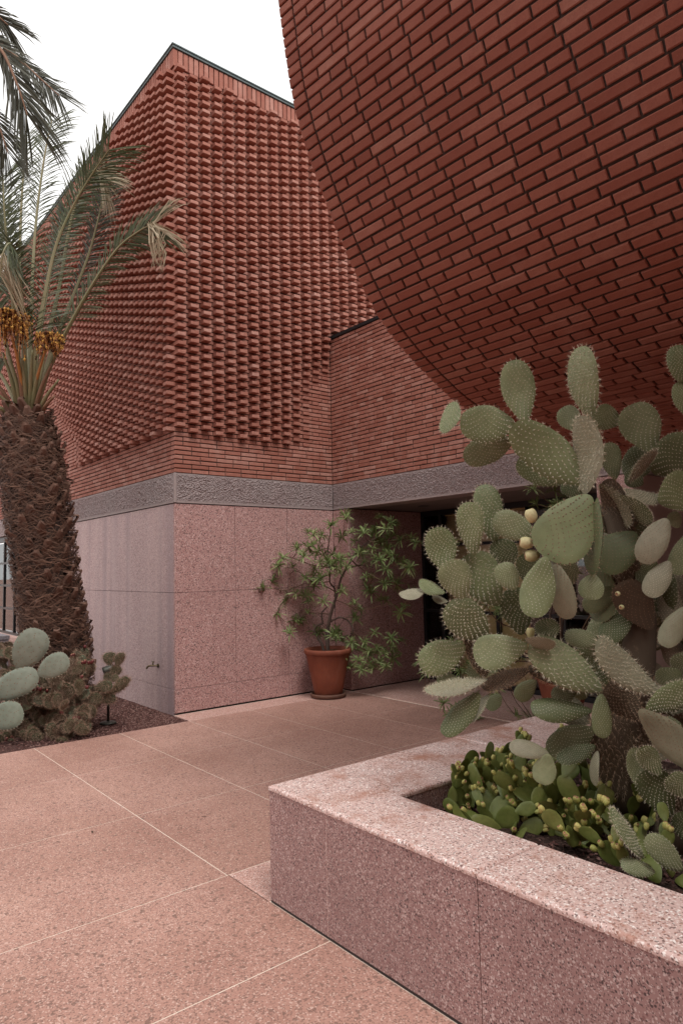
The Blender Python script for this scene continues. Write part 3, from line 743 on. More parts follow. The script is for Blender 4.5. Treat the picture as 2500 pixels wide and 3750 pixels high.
# ------------------------------------------------------------------ the big prickly pear in the planter
cactus = thing('prickly_pear', 'huge spiny grey-green prickly pear filling the stone planter', 'cactus', (-1.80, 3.15, .47))
BIG = [
 # upper group (region a)
 ('a',660,545,592,192,195,3.02,.02,12,'pad','std'), ('a',1030,520,962,108,178,2.98,-.02,-38,'pad','dense'), ('a',290,515,182,512,190,3.10,.06,30,'pad','dense'),
 ('a',605,562,288,545,225,3.06,.04,5,'pad','std'), ('a',590,640,312,752,178,3.14,.06,-5,'pad','std'), ('a',1003,895,592,560,262,2.96,.06,0,'pad','std'),
 ('a',1030,955,1018,505,172,2.90,.0,-50,'pad_pale','dense'), ('a',965,595,878,458,132,3.16,.04,0,'pad','std'), ('a',1212,548,1055,492,152,3.14,.02,-10,'pad','std'),
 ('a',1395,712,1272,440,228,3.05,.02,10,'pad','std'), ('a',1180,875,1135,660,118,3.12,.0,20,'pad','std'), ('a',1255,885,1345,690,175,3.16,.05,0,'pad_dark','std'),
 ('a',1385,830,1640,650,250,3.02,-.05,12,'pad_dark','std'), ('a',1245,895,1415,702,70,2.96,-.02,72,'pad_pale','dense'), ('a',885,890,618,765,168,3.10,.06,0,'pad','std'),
 ('a',1000,975,880,880,110,3.20,.05,0,'pad_dark','std'), ('a',1035,960,785,1325,335,2.84,-.04,0,'pad','under'), ('a',1075,975,1048,1420,100,2.82,-.02,60,'pad_dark','under'),
 ('a',1052,1412,1032,1562,148,2.82,-.02,0,'pad','few'), ('a',1300,1175,1085,1385,232,2.92,.0,8,'pad_dark','under'), ('a',1105,885,1258,1140,118,2.98,.0,55,'pad_pale','dense'),
 ('a',1215,955,1388,1118,92,2.90,-.03,60,'pad_dark','dense'), ('a',1448,985,1228,962,82,2.92,-.04,58,'pad_pale','dense'), ('a',1425,1000,1640,900,245,2.86,-.04,15,'pad','std'),
 ('a',1478,1092,1332,1345,168,2.80,-.03,0,'pad_pale','under'), ('a',1492,1340,1366,1542,140,2.78,-.03,0,'pad_pale','few'), ('a',1398,1325,1330,1468,135,2.94,.0,0,'pad_dark','few'),
 ('a',1562,312,1545,95,150,3.00,.0,20,'pad','dense'), ('a',1596,505,1548,308,118,3.02,.0,10,'pad','std'), ('a',1600,1180,1530,1420,130,2.86,.0,20,'pad','std'),
 ('a',1545,1150,1500,1060,80,2.90,.0,30,'pad','std'),
 # left group
 ('a',215,1405,150,1148,180,3.00,.02,-8,'pad','dense'), ('a',368,1310,335,1000,155,2.98,.0,-15,'pad','dense'), ('a',492,1225,425,898,172,3.10,.02,12,'pad','dense'),
 ('a',718,1200,482,1088,172,2.96,.04,0,'pad','std'), ('a',560,1395,522,1212,165,3.12,.0,0,'pad_dark','dense'), ('a',310,1562,226,1338,192,2.92,-.01,0,'pad','std'),
 ('b',605,310,440,45,228,3.02,.02,5,'pad','dense'), ('a',605,1505,520,1355,140,2.92,.02,0,'pad','std'), ('b',852,55,778,372,180,2.78,-.02,0,'pad','few'),
 ('b',888,72,972,382,135,2.80,-.02,18,'pad_pale','under'), ('b',325,245,188,192,70,3.02,.0,50,'pad','std'), ('b',228,228,92,264,58,3.02,-.02,62,'pad_pale','std'),
 ('b',725,465,690,215,178,3.06,.0,5,'pad_dark','dense'), ('b',340,290,260,270,40,3.05,.0,60,'pad_pale','std'),
 # middle
 ('b',545,482,345,300,215,2.92,.0,-5,'pad_dark','dense'), ('b',435,520,198,625,180,2.98,.05,0,'pad','dense'), ('b',758,520,475,572,188,2.86,.02,5,'pad','std'),
 ('b',742,485,900,522,66,2.84,-.02,60,'pad_pale','std'), ('b',872,498,846,378,132,2.92,.0,0,'pad_dark','dense'), ('b',1145,752,768,508,215,2.84,.03,18,'pad','dense'),
 ('b',1435,775,1090,512,160,2.68,-.02,38,'pad_pale','dense'), ('b',512,772,322,988,128,2.90,.0,15,'pad_dark','few'), ('b',552,778,452,915,60,2.92,.0,60,'pad_pale','std'),
 ('b',1090,862,770,850,128,2.86,.0,25,'pad_dark','few'), ('b',1140,772,1146,1006,108,2.76,-.02,8,'pad','few'), ('b',1105,958,862,1070,158,2.94,.04,0,'pad_dark','few'),
 ('b',1112,1048,912,1122,92,2.88,.02,20,'pad_dark','std'), ('b',872,1085,665,1042,96,2.80,.0,25,'pad_pale','under'), ('b',868,1085,828,1242,122,2.78,-.02,0,'pad','under'),
 ('b',1118,1070,1094,1248,52,2.80,.0,62,'pad_pale','few'), ('b',1355,905,1165,715,165,2.80,.0,10,'trunk_pad','fuzz'), ('b',1335,845,1640,1140,178,2.60,-.03,10,'pad_pale','under'),
 ('b',1375,855,1620,735,140,2.64,-.02,25,'pad','dense'), ('b',1500,752,1490,632,135,2.76,.0,0,'pad_dark','few'), ('b',1445,1192,1348,1042,112,2.62,-.02,0,'pad','dense'),
 ('b',1335,1255,1312,1045,100,2.70,.0,15,'pad','std'), ('b',1505,1412,1378,1160,190,2.66,.0,5,'pad_dark','std'), ('b',1600,1315,1500,1190,125,2.56,-.02,0,'pad','dense'),
 ('b',1570,1700,1385,1520,132,2.46,.0,8,'pad','std'), ('e',715,885,488,832,108,2.48,.0,20,'pad','dense'), ('e',640,785,418,492,92,2.52,-.02,66,'pad','dense'),
 ('b',1145,500,950,470,100,2.98,.0,15,'pad','std'), ('b',1295,355,1145,492,135,2.94,.0,20,'pad_dark','few'), ('b',1405,455,1200,520,168,2.98,.02,0,'pad_dark','few'),
 ('b',1400,430,1240,180,190,2.90,-.02,0,'trunk_pad','under'), ('b',1585,315,1465,525,120,2.72,-.02,0,'pad_pale','under'), ('b',1160,660,1040,510,150,3.04,.02,0,'pad','std'),
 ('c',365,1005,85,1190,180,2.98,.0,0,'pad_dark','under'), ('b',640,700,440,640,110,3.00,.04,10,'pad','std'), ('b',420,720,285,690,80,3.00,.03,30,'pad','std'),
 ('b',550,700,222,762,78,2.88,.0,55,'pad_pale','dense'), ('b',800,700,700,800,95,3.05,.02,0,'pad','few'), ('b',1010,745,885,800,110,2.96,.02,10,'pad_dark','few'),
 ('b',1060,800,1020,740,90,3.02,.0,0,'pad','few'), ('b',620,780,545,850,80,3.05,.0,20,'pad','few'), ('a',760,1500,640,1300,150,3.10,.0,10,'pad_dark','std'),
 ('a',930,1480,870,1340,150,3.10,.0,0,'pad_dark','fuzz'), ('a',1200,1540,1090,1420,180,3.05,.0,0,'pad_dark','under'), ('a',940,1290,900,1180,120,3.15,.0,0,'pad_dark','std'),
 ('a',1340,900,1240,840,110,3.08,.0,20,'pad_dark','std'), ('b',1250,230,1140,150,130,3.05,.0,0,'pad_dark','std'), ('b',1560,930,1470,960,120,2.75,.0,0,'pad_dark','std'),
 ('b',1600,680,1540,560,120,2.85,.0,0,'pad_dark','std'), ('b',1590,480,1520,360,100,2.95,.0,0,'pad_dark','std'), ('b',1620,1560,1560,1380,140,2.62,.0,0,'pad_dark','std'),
]
rgf = random.Random(17)
for k in range(34):
    x, y = rgf.uniform(2160, 2520), rgf.uniform(1880, 2760); an = rgf.uniform(0, 6.28); L = rgf.uniform(140, 215)
    BIG.append(('s', x, y, x+math.cos(an)*L, y+math.sin(an)*L, L*rgf.uniform(.5, .72), rgf.uniform(3.02, 3.22), rgf.uniform(-.08, .08), rgf.uniform(-45, 45), rgf.choice(('pad_dark', 'pad_dark', 'pad', 'pad_pale')), rgf.choice(('std', 'under', 'few'))))
for s_ in BIG: pad_px(cactus, *s_)
# woody stem: flattened, fuzzy, fused old pads
for s_ in (('b',1230,1330,1190,840,250,2.98,-.06,0), ('b',1330,1260,1300,860,180,3.02,-.12,20), ('b',1330,930,1300,560,190,3.00,-.04,-15), ('b',1330,640,1350,330,180,3.02,-.04,10),
           ('b',1390,420,1250,60,170,3.02,-.06,0), ('a',1270,1260,1130,870,150,3.02,-.06,0), ('b',1160,740,760,640,100,2.96,.0,40), ('b',770,640,520,740,88,2.94,-.02,40),
           ('b',1480,1540,1520,1250,130,2.80,-.1,0), ('b',560,700,440,480,90,3.02,-.04,30), ('b',470,520,420,380,110,3.05,.0,10)):
    pad_px(cactus, *s_, mat='trunk_pad', sp='fuzz', proto=0)
st = MB()
def stem_px(pts, mat='trunk_pad', name='stem', parent=cactus):
    q = MB(); P = [atD(*RP(r_, x, y), D) for r_, x, y, D, _ in pts]; q.tube(P, [p[4] for p in pts], 10); return q.build(name, M[mat], parent, smooth=True)
stem_px([('b',1270,1420,3.1,.12), ('b',1250,1200,3.04,.11), ('b',1230,960,3.0,.10), ('b',1290,800,2.95,.085), ('b',1330,600,2.98,.075), ('b',1340,380,3.0,.07), ('a',1270,1330,3.02,.06), ('a',1150,1000,3.02,.05)])
stem_px([('b',1500,1650,2.85,.08), ('b',1520,1450,2.80,.07), ('b',1560,1200,2.78,.06)])
def fruit_mesh(mat):
    q = MB(); q.lathe([(0, 0), (.17, .02), (.31, .14), (.41, .34), (.44, .56), (.41, .76), (.33, .91), (.24, .97)], (0,0,0), 12, 0); q.lathe([(.24, .97), (.17, .93), (.0, .91)], (0,0,0), 12, 1)
    return q.mesh('fruit', [M[mat], M['fruit_tip']], smooth=True)
FR = {k: fruit_mesh(k) for k in ('fruit_y', 'fruit_g')}; FR['fruit_red'] = fruit_mesh('fruit_red')
def put_fruit(parent, P, d, L, kind, fat=1.0):
    o = link('fruit', FR[kind], parent); q = Vector([float(c) for c in d]).to_track_quat('Z', 'Y').to_matrix().to_4x4()
    o.matrix_basis = Matrix.Translation(Vector([float(c) for c in P])) @ q @ Matrix.Diagonal((L*fat, L*fat, L, 1)); return o
for (x, y, dx_, dy_) in ((712, 1120, -.3, .9), (715, 1240, -1, .1), (745, 1305, -1, -.1)):
    put_fruit(cactus, atD(*RP('a', x, y), 2.86), dx_*CR + dy_*CU + .1*CF, .062, 'fruit_y', .95)
put_fruit(cactus, atD(*RP('b', 772, 480), 2.88), CU, .045, 'fruit_y', .9)
for (r_, x, y) in (('b', 1235, 248), ('b', 1255, 318)):
    put_fruit(cactus, atD(*RP(r_, x, y), 2.83), -.6*CR - .5*CF, .022, 'fruit_y', 1.1)

# ------------------------------------------------------------------ soil in the planter and the planting bed
def mat_gravel(name, a_, b_, c_):
    t = NT(name); P = t.pos(); n = t.sep(t.voro(P, 90))[0]; c = t.ramp(n, [(0, a_), (.6, b_), (1, c_)])
    t.bump(t.noise(P, 70, 4), .8, .02); return t.fin(c, .95, spec=.15)
M['soil'] = mat_gravel('dark_planter_soil', (.030,.018,.015), (.058,.034,.028), (.11,.065,.055))
M['bed'] = mat_gravel('red_gravel_bed', (.045,.022,.019), (.075,.036,.031), (.13,.070,.060))
def undulate(x0, x1, y0, y1, z, amp, n, name, mat):
    m = MB(); nx = n; ny = max(2, int(n*(y1-y0)/(x1-x0))); H = smooth_noise(ny+1, nx+1, 3)*amp
    V = [(x0+(x1-x0)*i/nx, y0+(y1-y0)*j/ny, z+H[j, i]) for j in range(ny+1) for i in range(nx+1)]
    F = [(j*(nx+1)+i, j*(nx+1)+i+1, (j+1)*(nx+1)+i+1, (j+1)*(nx+1)+i) for j in range(ny) for i in range(nx)]
    m.add(V, F); return m.build(name, M[mat], smooth=True)
soil = undulate(ix-.02, PX1-.02, iy-.02, PY1-.38, .45, .008, 70, 'soil', 'soil'); tag(soil, kind='structure')
bed = undulate(XE, -7.035, -6.4, YL+.02, -.014, .003, 120, 'planting_bed', 'bed'); tag(bed, kind='structure')
def pebbles(name, label, cat, n, sampler, size, mats):
    base = np.array([(1,0,0),(0,1,0),(-1,0,0),(0,-1,0),(0,0,.7),(0,0,-.7)]); FF = np.array([(0,1,4),(1,2,4),(2,3,4),(3,0,4),(1,0,5),(2,1,5),(3,2,5),(0,3,5)])
    V = np.zeros((n, 6, 3)); 
    for i in range(n):
        p = sampler(); s = size*RNG.uniform(.45, 1.3)*RNG.uniform(.7, 1.3, 3); an = RNG.uniform(0, 6.28); b_ = base*s + RNG.normal(0, .12*size, (6, 3))
        ca, sa = math.cos(an), math.sin(an); V[i] = np.stack([b_[:,0]*ca-b_[:,1]*sa, b_[:,0]*sa+b_[:,1]*ca, b_[:,2]], 1)+p
    F = (FF[None]+(np.arange(n)*6)[:, None, None]).reshape(-1, 3)
    me = bpy.data.meshes.new(name); me.from_pydata(V.reshape(-1, 3).tolist(), [], F.tolist()); me.materials.append(M[mats]); me.update()
    tag(link(name, me), label, cat, kind='stuff')
def mat_peb(name, *cs):
    t = NT(name); r = t.n('ShaderNodeNewGeometry').outputs['Random Per Island']; return t.fin(t.ramp(r, [(i/(len(cs)-1), c) for i, c in enumerate(cs)]), .9, spec=.2)
M['pebble'] = mat_peb('red_gravel_stones', (.040,.018,.016), (.085,.038,.032), (.125,.060,.052), (.24,.145,.125))
def bed_pt():
    while True:
        x = -7.04-abs(RNG.normal(0, 1.1)); y = 3.56-abs(RNG.normal(0, .9))
        if x > -11 and y > 1.2: return np.array([x, y, -.010])
pebbles('bed_gravel', 'dark red gravel covering the bed along the wall', 'gravel', 9000, bed_pt, .011, 'pebble')
pebbles('planter_gravel', 'dark red gravel between the cacti in the planter', 'gravel', 4500, lambda: np.array([RNG.uniform(ix, -.3), RNG.uniform(iy, 4.0), .458]), .009, 'pebble')

# ------------------------------------------------------------------ low smooth cacti along the planter rim
def low_cactus(name, label, root, n0, size, seed, lean=(0, 0), fruit=.75, group='low cacti in the planter'):
    rg = random.Random(seed); t = thing(name, label, 'cactus', root, group)
    def grow(B, d, L, gen):
        d = unit(d); W = L*rg.uniform(.52, .72)
        if (B+d*L)[0] < ix+.03 or (B+d*L)[1] < iy-.03: d = unit(np.array([abs(d[0])*.6+.1, abs(d[1])*.5, d[2]+.5]))
        T = B+d*L
        place_pad(t, B, T, W, rg.uniform(-55, 55), 'pad_low', 'bare')
        tips = []
        if gen < 2:
            for _ in range(rg.choice((1, 1, 2, 2)) if gen == 0 else rg.choice((0, 0, 1, 1))):
                nd = unit(d*.9 + np.array([rg.uniform(-.7, .7), rg.uniform(-.7, .7), rg.uniform(.0, .7)]))
                grow(B+d*L*.93+np.array([rg.uniform(-.012, .012), rg.uniform(-.012, .012), 0]), nd, L*rg.uniform(.6, .95), gen+1)
        if gen >= 1 or rg.random() < .5:
            side = unit(np.cross(d, [0.3, 1, .1]))
            for k in range(rg.choice((1, 2, 2, 3, 4)) if rg.random() < fruit else 0):
                a_ = rg.uniform(-.7, .7); P = B+d*L*(.97-.18*abs(a_))+side*W*.62*a_
                put_fruit(t, P-d*.004, unit(d+side*a_*.8+np.array([0, 0, .25])), rg.uniform(.024, .033), 'fruit_g', .85)
    for _ in range(n0):
        B = np.array(root)+np.array([rg.uniform(-.13, .13), rg.uniform(-.10, .10), 0.])
        B[0] = max(B[0], ix+.035); B[1] = max(B[1], iy+.03)
        d = np.array([rg.uniform(-1.0, 1.0)+lean[0], rg.uniform(-.9, .9)+lean[1], rg.uniform(.25, .95)])
        grow(B, d, size*rg.uniform(.75, 1.25), 0)
    return t
LOW = [((1640,2905), 6, .15, 'small smooth green cactus at the inner corner of the planter'), ((1760,2930), 7, .15, 'low green cactus with yellow buds behind the planter rim, second from its inner corner'),
       ((1800,2830), 6, .16, 'taller green cactus clump with budding tips against the left rim of the planter'), ((1890,3010), 6, .16, 'low green cactus cluster under the hanging pads, nearest the coping joint'),
       ((1960,2920), 6, .16, 'green smooth cactus clump in the middle of the planter'), ((2050,3040), 7, .17, 'broad green cactus clump leaning over the front rim right of the coping joint'),
       ((2090,2950), 5, .16, 'green cactus clump behind the broad leaning one'), ((2180,3060), 6, .16, 'reddish green cactus clump in front of the gravel patch'),
       ((2270,2990), 5, .15, 'round budding green cactus beside the gravel patch'), ((2330,3060), 5, .15, 'small green cactus beneath the white-dotted dark pad'),
       ((1700,2850), 6, .14, 'small green cactus hugging the left rim behind the inner corner'), ((2480,3230), 4, .14, 'small green cactus with round buds at the lower right picture edge')]
for k, ((x, y), n0, sz, lb) in enumerate(LOW):
    r_ = onZ(x, y+25, .455); r_[1] = max(r_[1], iy+.06); r_[0] = max(r_[0], ix+.06)
    low_cactus('low_cactus', lb, r_, n0+2, sz*.84, 40+k, lean=(.0, -.12))
# ------------------------------------------------------------------ terracotta pots and shrubs
def mat_terracotta():
    t = NT('terracotta'); P = t.co(); n = t.noise(P, 6, 5, .6); c = t.mix(t.ramp(n, [(.35, 0), (.7, 1)]), (.235,.068,.036), (.17,.050,.030))
    n2 = t.noise(t.mapping(P, (3,3,1)), 3, 4); c = t.mix(t.ramp(n2, [(.55, 0), (.8, .4)]), c, (.30,.14,.10)); t.bump(n, .15, .004); return t.fin(c, .75, spec=.3)
M['terracotta'] = mat_terracotta()
M['saucer'] = mat_simple('dirty_saucer_clay', (.16,.075,.05), .8, nz=(.10,.055,.04), nscale=8)
M['pot_soil'] = mat_simple('pot_soil', (.03,.02,.015), .95)
def pot_and_saucer(C, R, H, lp, ls, lgroup=None):
    s = thing('saucer', ls, 'saucer', C); q = MB(); r = R*.74
    q.lathe([(0, .004), (r*.9, .004), (r, .012), (r*1.03, .045), (r*1.0, .058), (r*.93, .052), (r*.90, .022), (0, .018)], C, 48); q.build('dish', M['saucer'], s, smooth=True)
    t = thing('terracotta_pot', lp, 'pot', (C[0], C[1], C[2]+.02)); z = C[2]+.02
    q = MB(); b_ = R*.58
    q.lathe([(0, 0), (b_*.96, .0), (b_, .012), (b_+(R*.93-b_)*.5, H*.46), (R*.93, H-.075), (R*.945, H-.068)], (C[0], C[1], z), 48); q.build('body', M['terracotta'], t, smooth=True)
    q = MB(); q.lathe([(R*.90, H-.07), (R*.975, H-.066), (R, H-.050), (R*1.015, H-.024), (R*.99, H-.004), (R*.95, H), (R*.90, H-.008), (R*.87, H-.06), (R*.86, H-.12)], (C[0], C[1], z), 48); q.build('rim', M['terracotta'], t, smooth=True)
    q = MB(); q.lathe([(0, H-.07), (R*.875, H-.075)], (C[0], C[1], z), 40); q.build('soil', M['pot_soil'], t)
    return z+H-.07
M['bark'] = mat_simple('dark_shrub_bark', (.055,.035,.028), .9, nz=(.11,.075,.055), nscale=30, bump=.4)
M['twig'] = mat_simple('reddish_twig', (.13,.075,.04), .8, nz=(.09,.05,.03), nscale=20)
def mat_leaf(name, a_, b_, c_):
    t = NT(name); r = t.n('ShaderNodeNewGeometry').outputs['Random Per Island']; ro = t.n('ShaderNodeObjectInfo').outputs['Random']
    c = t.ramp(t.math('MULTIPLY_ADD', r, .6, t.math('MULTIPLY', ro, .4)), [(0, a_), (.55, b_), (1, c_)])
    t.b.inputs['Transmission Weight'].default_value = 0
    tr = t.n('ShaderNodeBsdfTranslucent'); t.l(c, tr.inputs[0]); ms = t.n('ShaderNodeMixShader'); ms.inputs[0].default_value = .22
    m = t.fin(c, .5, spec=.4); t.l(t.b.outputs[0], ms.inputs[1]); t.l(tr.outputs[0], ms.inputs[2]); t.l(ms.outputs[0], t.out.inputs[0]); return m
M['leaf'] = mat_leaf('narrow_shrub_leaf', (.10,.145,.045), (.19,.245,.085), (.38,.42,.20))
def rosette_mesh(seed, n=17, L=.150, w_=.0180):
    rg = np.random.default_rng(seed); q = MB()
    for i in range(n):
        az = i*2.399+rg.normal(0, .2); el = rg.uniform(-.35, 1.15); d = np.array([math.cos(az)*math.cos(el), math.sin(az)*math.cos(el), math.sin(el)])
        s = unit(np.cross(d, [0, 0, 1])+rg.normal(0, .2, 3)); l = L*rg.uniform(.7, 1.15); b_ = np.array([0, 0, rg.uniform(-.02, .008)])
        p1 = b_+d*l*.4; p2 = b_+d*l*.75+np.array([0, 0, -.10*l]); p3 = b_+d*l+np.array([0, 0, -.26*l]); up = np.cross(s, d)*w_*.25
        q.add([b_-s*w_*.22, b_+s*w_*.22, p1-s*w_*.5+up, p1, p1+s*w_*.5+up, p2-s*w_*.42+up, p2, p2+s*w_*.42+up, p3], [(0,3,2),(0,1,3),(1,4,3),(2,3,6,5),(3,4,7,6),(5,6,8),(6,7,8)])
    return q.mesh('leaf_cluster', M['leaf'], smooth=False)
ROS = [rosette_mesh(60+i, n) for i, n in enumerate((19, 22, 25, 21, 17))]
def shrub(name, label, base, soilz, D, branches, ros, org, sc, thick=1.0, jitter=.22, seed=3):
    rg = random.Random(seed); t = thing(name, label, 'shrub', (base[0], base[1], soilz)); ends = []
    for bi, (r0, r1, pts) in enumerate(branches):
        P = []
        for k, p in enumerate(pts):
            dd = 0 if (k == 0 or bi < 2) else rg.uniform(-jitter, jitter)*min(1, k/3)
            P.append(atD(org[0]+p[0]*sc, org[1]+p[1]*sc, D+dd))
        if bi < 2: P[0] = np.array([base[0]+(.0 if bi == 0 else -.05), base[1], soilz-.02])
        Pc = catmull(P, 5); n = len(Pc); rr = np.linspace(r0, r1, n)*thick
        q = MB(); q.tube(Pc+RNG.normal(0, .003, Pc.shape), list(rr), 7); q.build('trunk' if bi < 2 else 'branch', M['bark'] if r0 > .010 else M['twig'], t, smooth=True)
        ends += [Pc[i] for i in range(n//3, n)]
    ends = np.array(ends); tw = MB()
    for (x, y) in ros:
        px = (org[0]+x*sc, org[1]+y*sc)
        cand = [(np.hypot(proj(e_)[0]-px[0], proj(e_)[1]-px[1]), i) for i, e_ in enumerate(ends)]; i = min(cand)[1]
        dep = proj(ends[i])[2]+rg.uniform(-jitter, jitter)*.8; P = atD(*px, dep)
        o = link('leaf_cluster', ROS[rg.randrange(5)], t)
        d = unit(P-ends[i]+np.array([0, 0, .08])); d = unit(d*.6+np.array([rg.uniform(-.4, .4), rg.uniform(-.4, .4), .6]))
        q = Vector([float(c) for c in d]).to_track_quat('Z', 'Y').to_matrix().to_4x4() @ Matrix.Rotation(rg.uniform(0, 6.28), 4, 'Z'); s = rg.uniform(.72, 1.08)*D/8.83
        o.matrix_basis = Matrix.Translation(Vector([float(c) for c in P])) @ q @ Matrix.Scale(s, 4)
        mid = (ends[i]+P)/2+np.array([rg.uniform(-.03, .03), rg.uniform(-.03, .03), -.02])
        tw.tube([ends[i], mid, P], [.0042, .0036, .0028], 5)
    tag(tw.build('twigs', M['twig'], t, smooth=True), kind='stuff')
    return t
PC0 = (-7.02, 5.52, 0.0)
zs = pot_and_saucer(PC0, .305, .60, 'tapered terracotta pot beside the tower base under the leafy shrub', 'dark round clay saucer under the terracotta pot by the tower')
BR = [(.027, .005, [(362,800),(372,700),(380,640),(395,580),(410,530),(428,470),(446,400),(500,300),(545,240),(600,200),(665,165)]),
      (.020, .008, [(345,800),(330,740),(300,700),(310,660),(345,645),(342,590),(370,558)]),
      (.014, .006, [(388,635),(440,615),(490,640),(512,690),(490,725)]), (.014, .005, [(412,500),(412,460),(385,420),(385,360),(375,250),(388,130)]),
      (.012, .005, [(446,400),(480,350),(560,330),(620,340)]), (.009, .003, [(425,480),(350,440),(250,430),(150,465),(60,455)]), (.009, .003, [(440,360),(380,340),(300,330),(180,290),(80,265)]),
      (.010, .003, [(500,300),(560,350),(650,400),(745,432)]), (.009, .003, [(545,240),(650,260),(750,340),(810,320)]), (.010, .003, [(600,200),(700,200),(830,180)]),
      (.009, .003, [(650,175),(662,110),(668,60)]), (.007, .003, [(400,600),(300,590),(230,610),(165,695)]), (.009, .003, [(500,690),(560,780),(640,800),(725,755)]),
      (.008, .003, [(380,790),(430,800),(480,850),(560,870),(620,900)]), (.008, .003, [(500,700),(570,720),(640,700),(720,740)]), (.006, .003, [(420,520),(470,540),(550,575),(700,545),(790,560)]),
      (.006, .003, [(400,330),(330,200),(265,150)]), (.006, .003, [(385,420),(300,420),(200,360),(150,400)]), (.007, .003, [(620,400),(600,450),(660,520),(700,520)]), (.006, .003, [(450,340),(440,250),(455,170),(470,60)])]
RO = [(470,60),(660,65),(640,130),(390,110),(265,150),(340,165),(450,175),(520,200),(570,155),(690,130),(740,105),(60,240),(200,225),(290,220),(85,265),(125,290),(240,280),(320,250),(370,330),(180,340),(440,300),(490,280),(570,310),(620,240),(660,210),(700,180),(770,190),(830,180),(720,265),(790,310),(820,340),(850,205),(660,300),(690,350),(610,400),(580,430),(680,430),(750,435),(20,455),(100,440),(150,410),(250,400),(330,400),(300,350),(380,310),(440,370),(450,470),(350,530),(200,480),(145,520),(270,490),(95,595),(205,565),(265,590),(200,630),(165,700),(330,690),(660,520),(610,480),(690,520),(550,575),(530,630),(790,555),(820,470),(410,690),(450,740),(400,710),(500,750),(570,790),(630,700),(640,780),(680,810),(720,770),(730,840),(720,730),(540,850),(460,830),(390,820),(610,870),(600,820),(480,880),(430,880),(560,900),(380,370),(400,270),(350,270),(480,330),(300,440),(120,470),(640,180),(560,260),(520,540),(700,240),(740,300),(660,860),(690,880)]
rgx = random.Random(4); RO += [(x+rgx.gauss(0, 34), y+rgx.gauss(0, 30)) for x, y in RO[::2]]
shrub('potted_shrub', 'airy narrow-leaved shrub growing in the terracotta pot by the tower', PC0, zs, 8.86, BR, RO, (950, 1850), .6696)
# a second pot and shrub, mostly hidden behind the prickly pear, in front of the door
PC1 = tuple(onZ(2065, 2640, 0.0))
zs1 = pot_and_saucer(PC1, .30, .58, 'second terracotta pot mostly hidden behind the prickly pear', 'clay saucer of the hidden pot in front of the door')
x1, y1, d1 = proj((PC1[0], PC1[1], zs1))
rg = random.Random(9); BR1 = []; RO1 = []
for k in range(13):
    an = -math.pi/2+rg.uniform(-1.45, 1.45); L = rg.uniform(240, 620)
    p = [(0, 0), (math.cos(an)*L*.4+rg.uniform(-30, 30), math.sin(an)*L*.45), (math.cos(an)*L*.8, math.sin(an)*L*.8+rg.uniform(-20, 30)), (math.cos(an)*L, math.sin(an)*L)]
    BR1.append((.018 if k < 2 else .009, .003, p)); RO1 += [(p[3][0]+rg.gauss(0, 50), p[3][1]+rg.gauss(0, 45)) for _ in range(4)]+[(p[2][0]+rg.gauss(0, 60), p[2][1]+rg.gauss(0, 50)) for _ in range(3)]
for k in range(26): RO1.append((rg.uniform(-520, -60), rg.uniform(-60, 200)))
BR1.append((.007, .003, [(-20, 0), (-160, -30), (-340, 40), (-500, 60)])); BR1.append((.007, .003, [(-20, 0), (-140, 10), (-300, 110), (-420, 170)]))
shrub('potted_shrub', 'narrow-leaved shrub trailing behind the prickly pear in front of the door', PC1, zs1, d1, BR1, RO1, (x1, y1), 1.0, seed=5)

# ------------------------------------------------------------------ date palm
M['palm_bark'] = mat_simple('palm_leaf_base', (.17,.092,.064), .9, nz=(.085,.044,.032), nscale=9, bump=.5)
M['palm_core'] = mat_simple('palm_trunk_core', (.045,.026,.02), .95)
M['fibre'] = mat_spine('palm_fibre', (.045,.022,.016), (.19,.105,.072))
M['frond'] = mat_leaf('palm_leaflet', (.040,.050,.020), (.080,.092,.040), (.15,.155,.082))
M['frond_dark'] = mat_leaf('palm_leaflet_dark', (.030,.032,.020), (.055,.056,.035), (.10,.092,.06))
M['frond_dry'] = mat_leaf('palm_leaflet_dry', (.30,.24,.15), (.42,.34,.23), (.52,.43,.31))
M['rachis'] = mat_simple('palm_petiole', (.17,.165,.075), .55, nz=(.22,.16,.08), nscale=5)
M['rachis_dry'] = mat_simple('palm_petiole_dry', (.20,.10,.055), .7)
palm = None
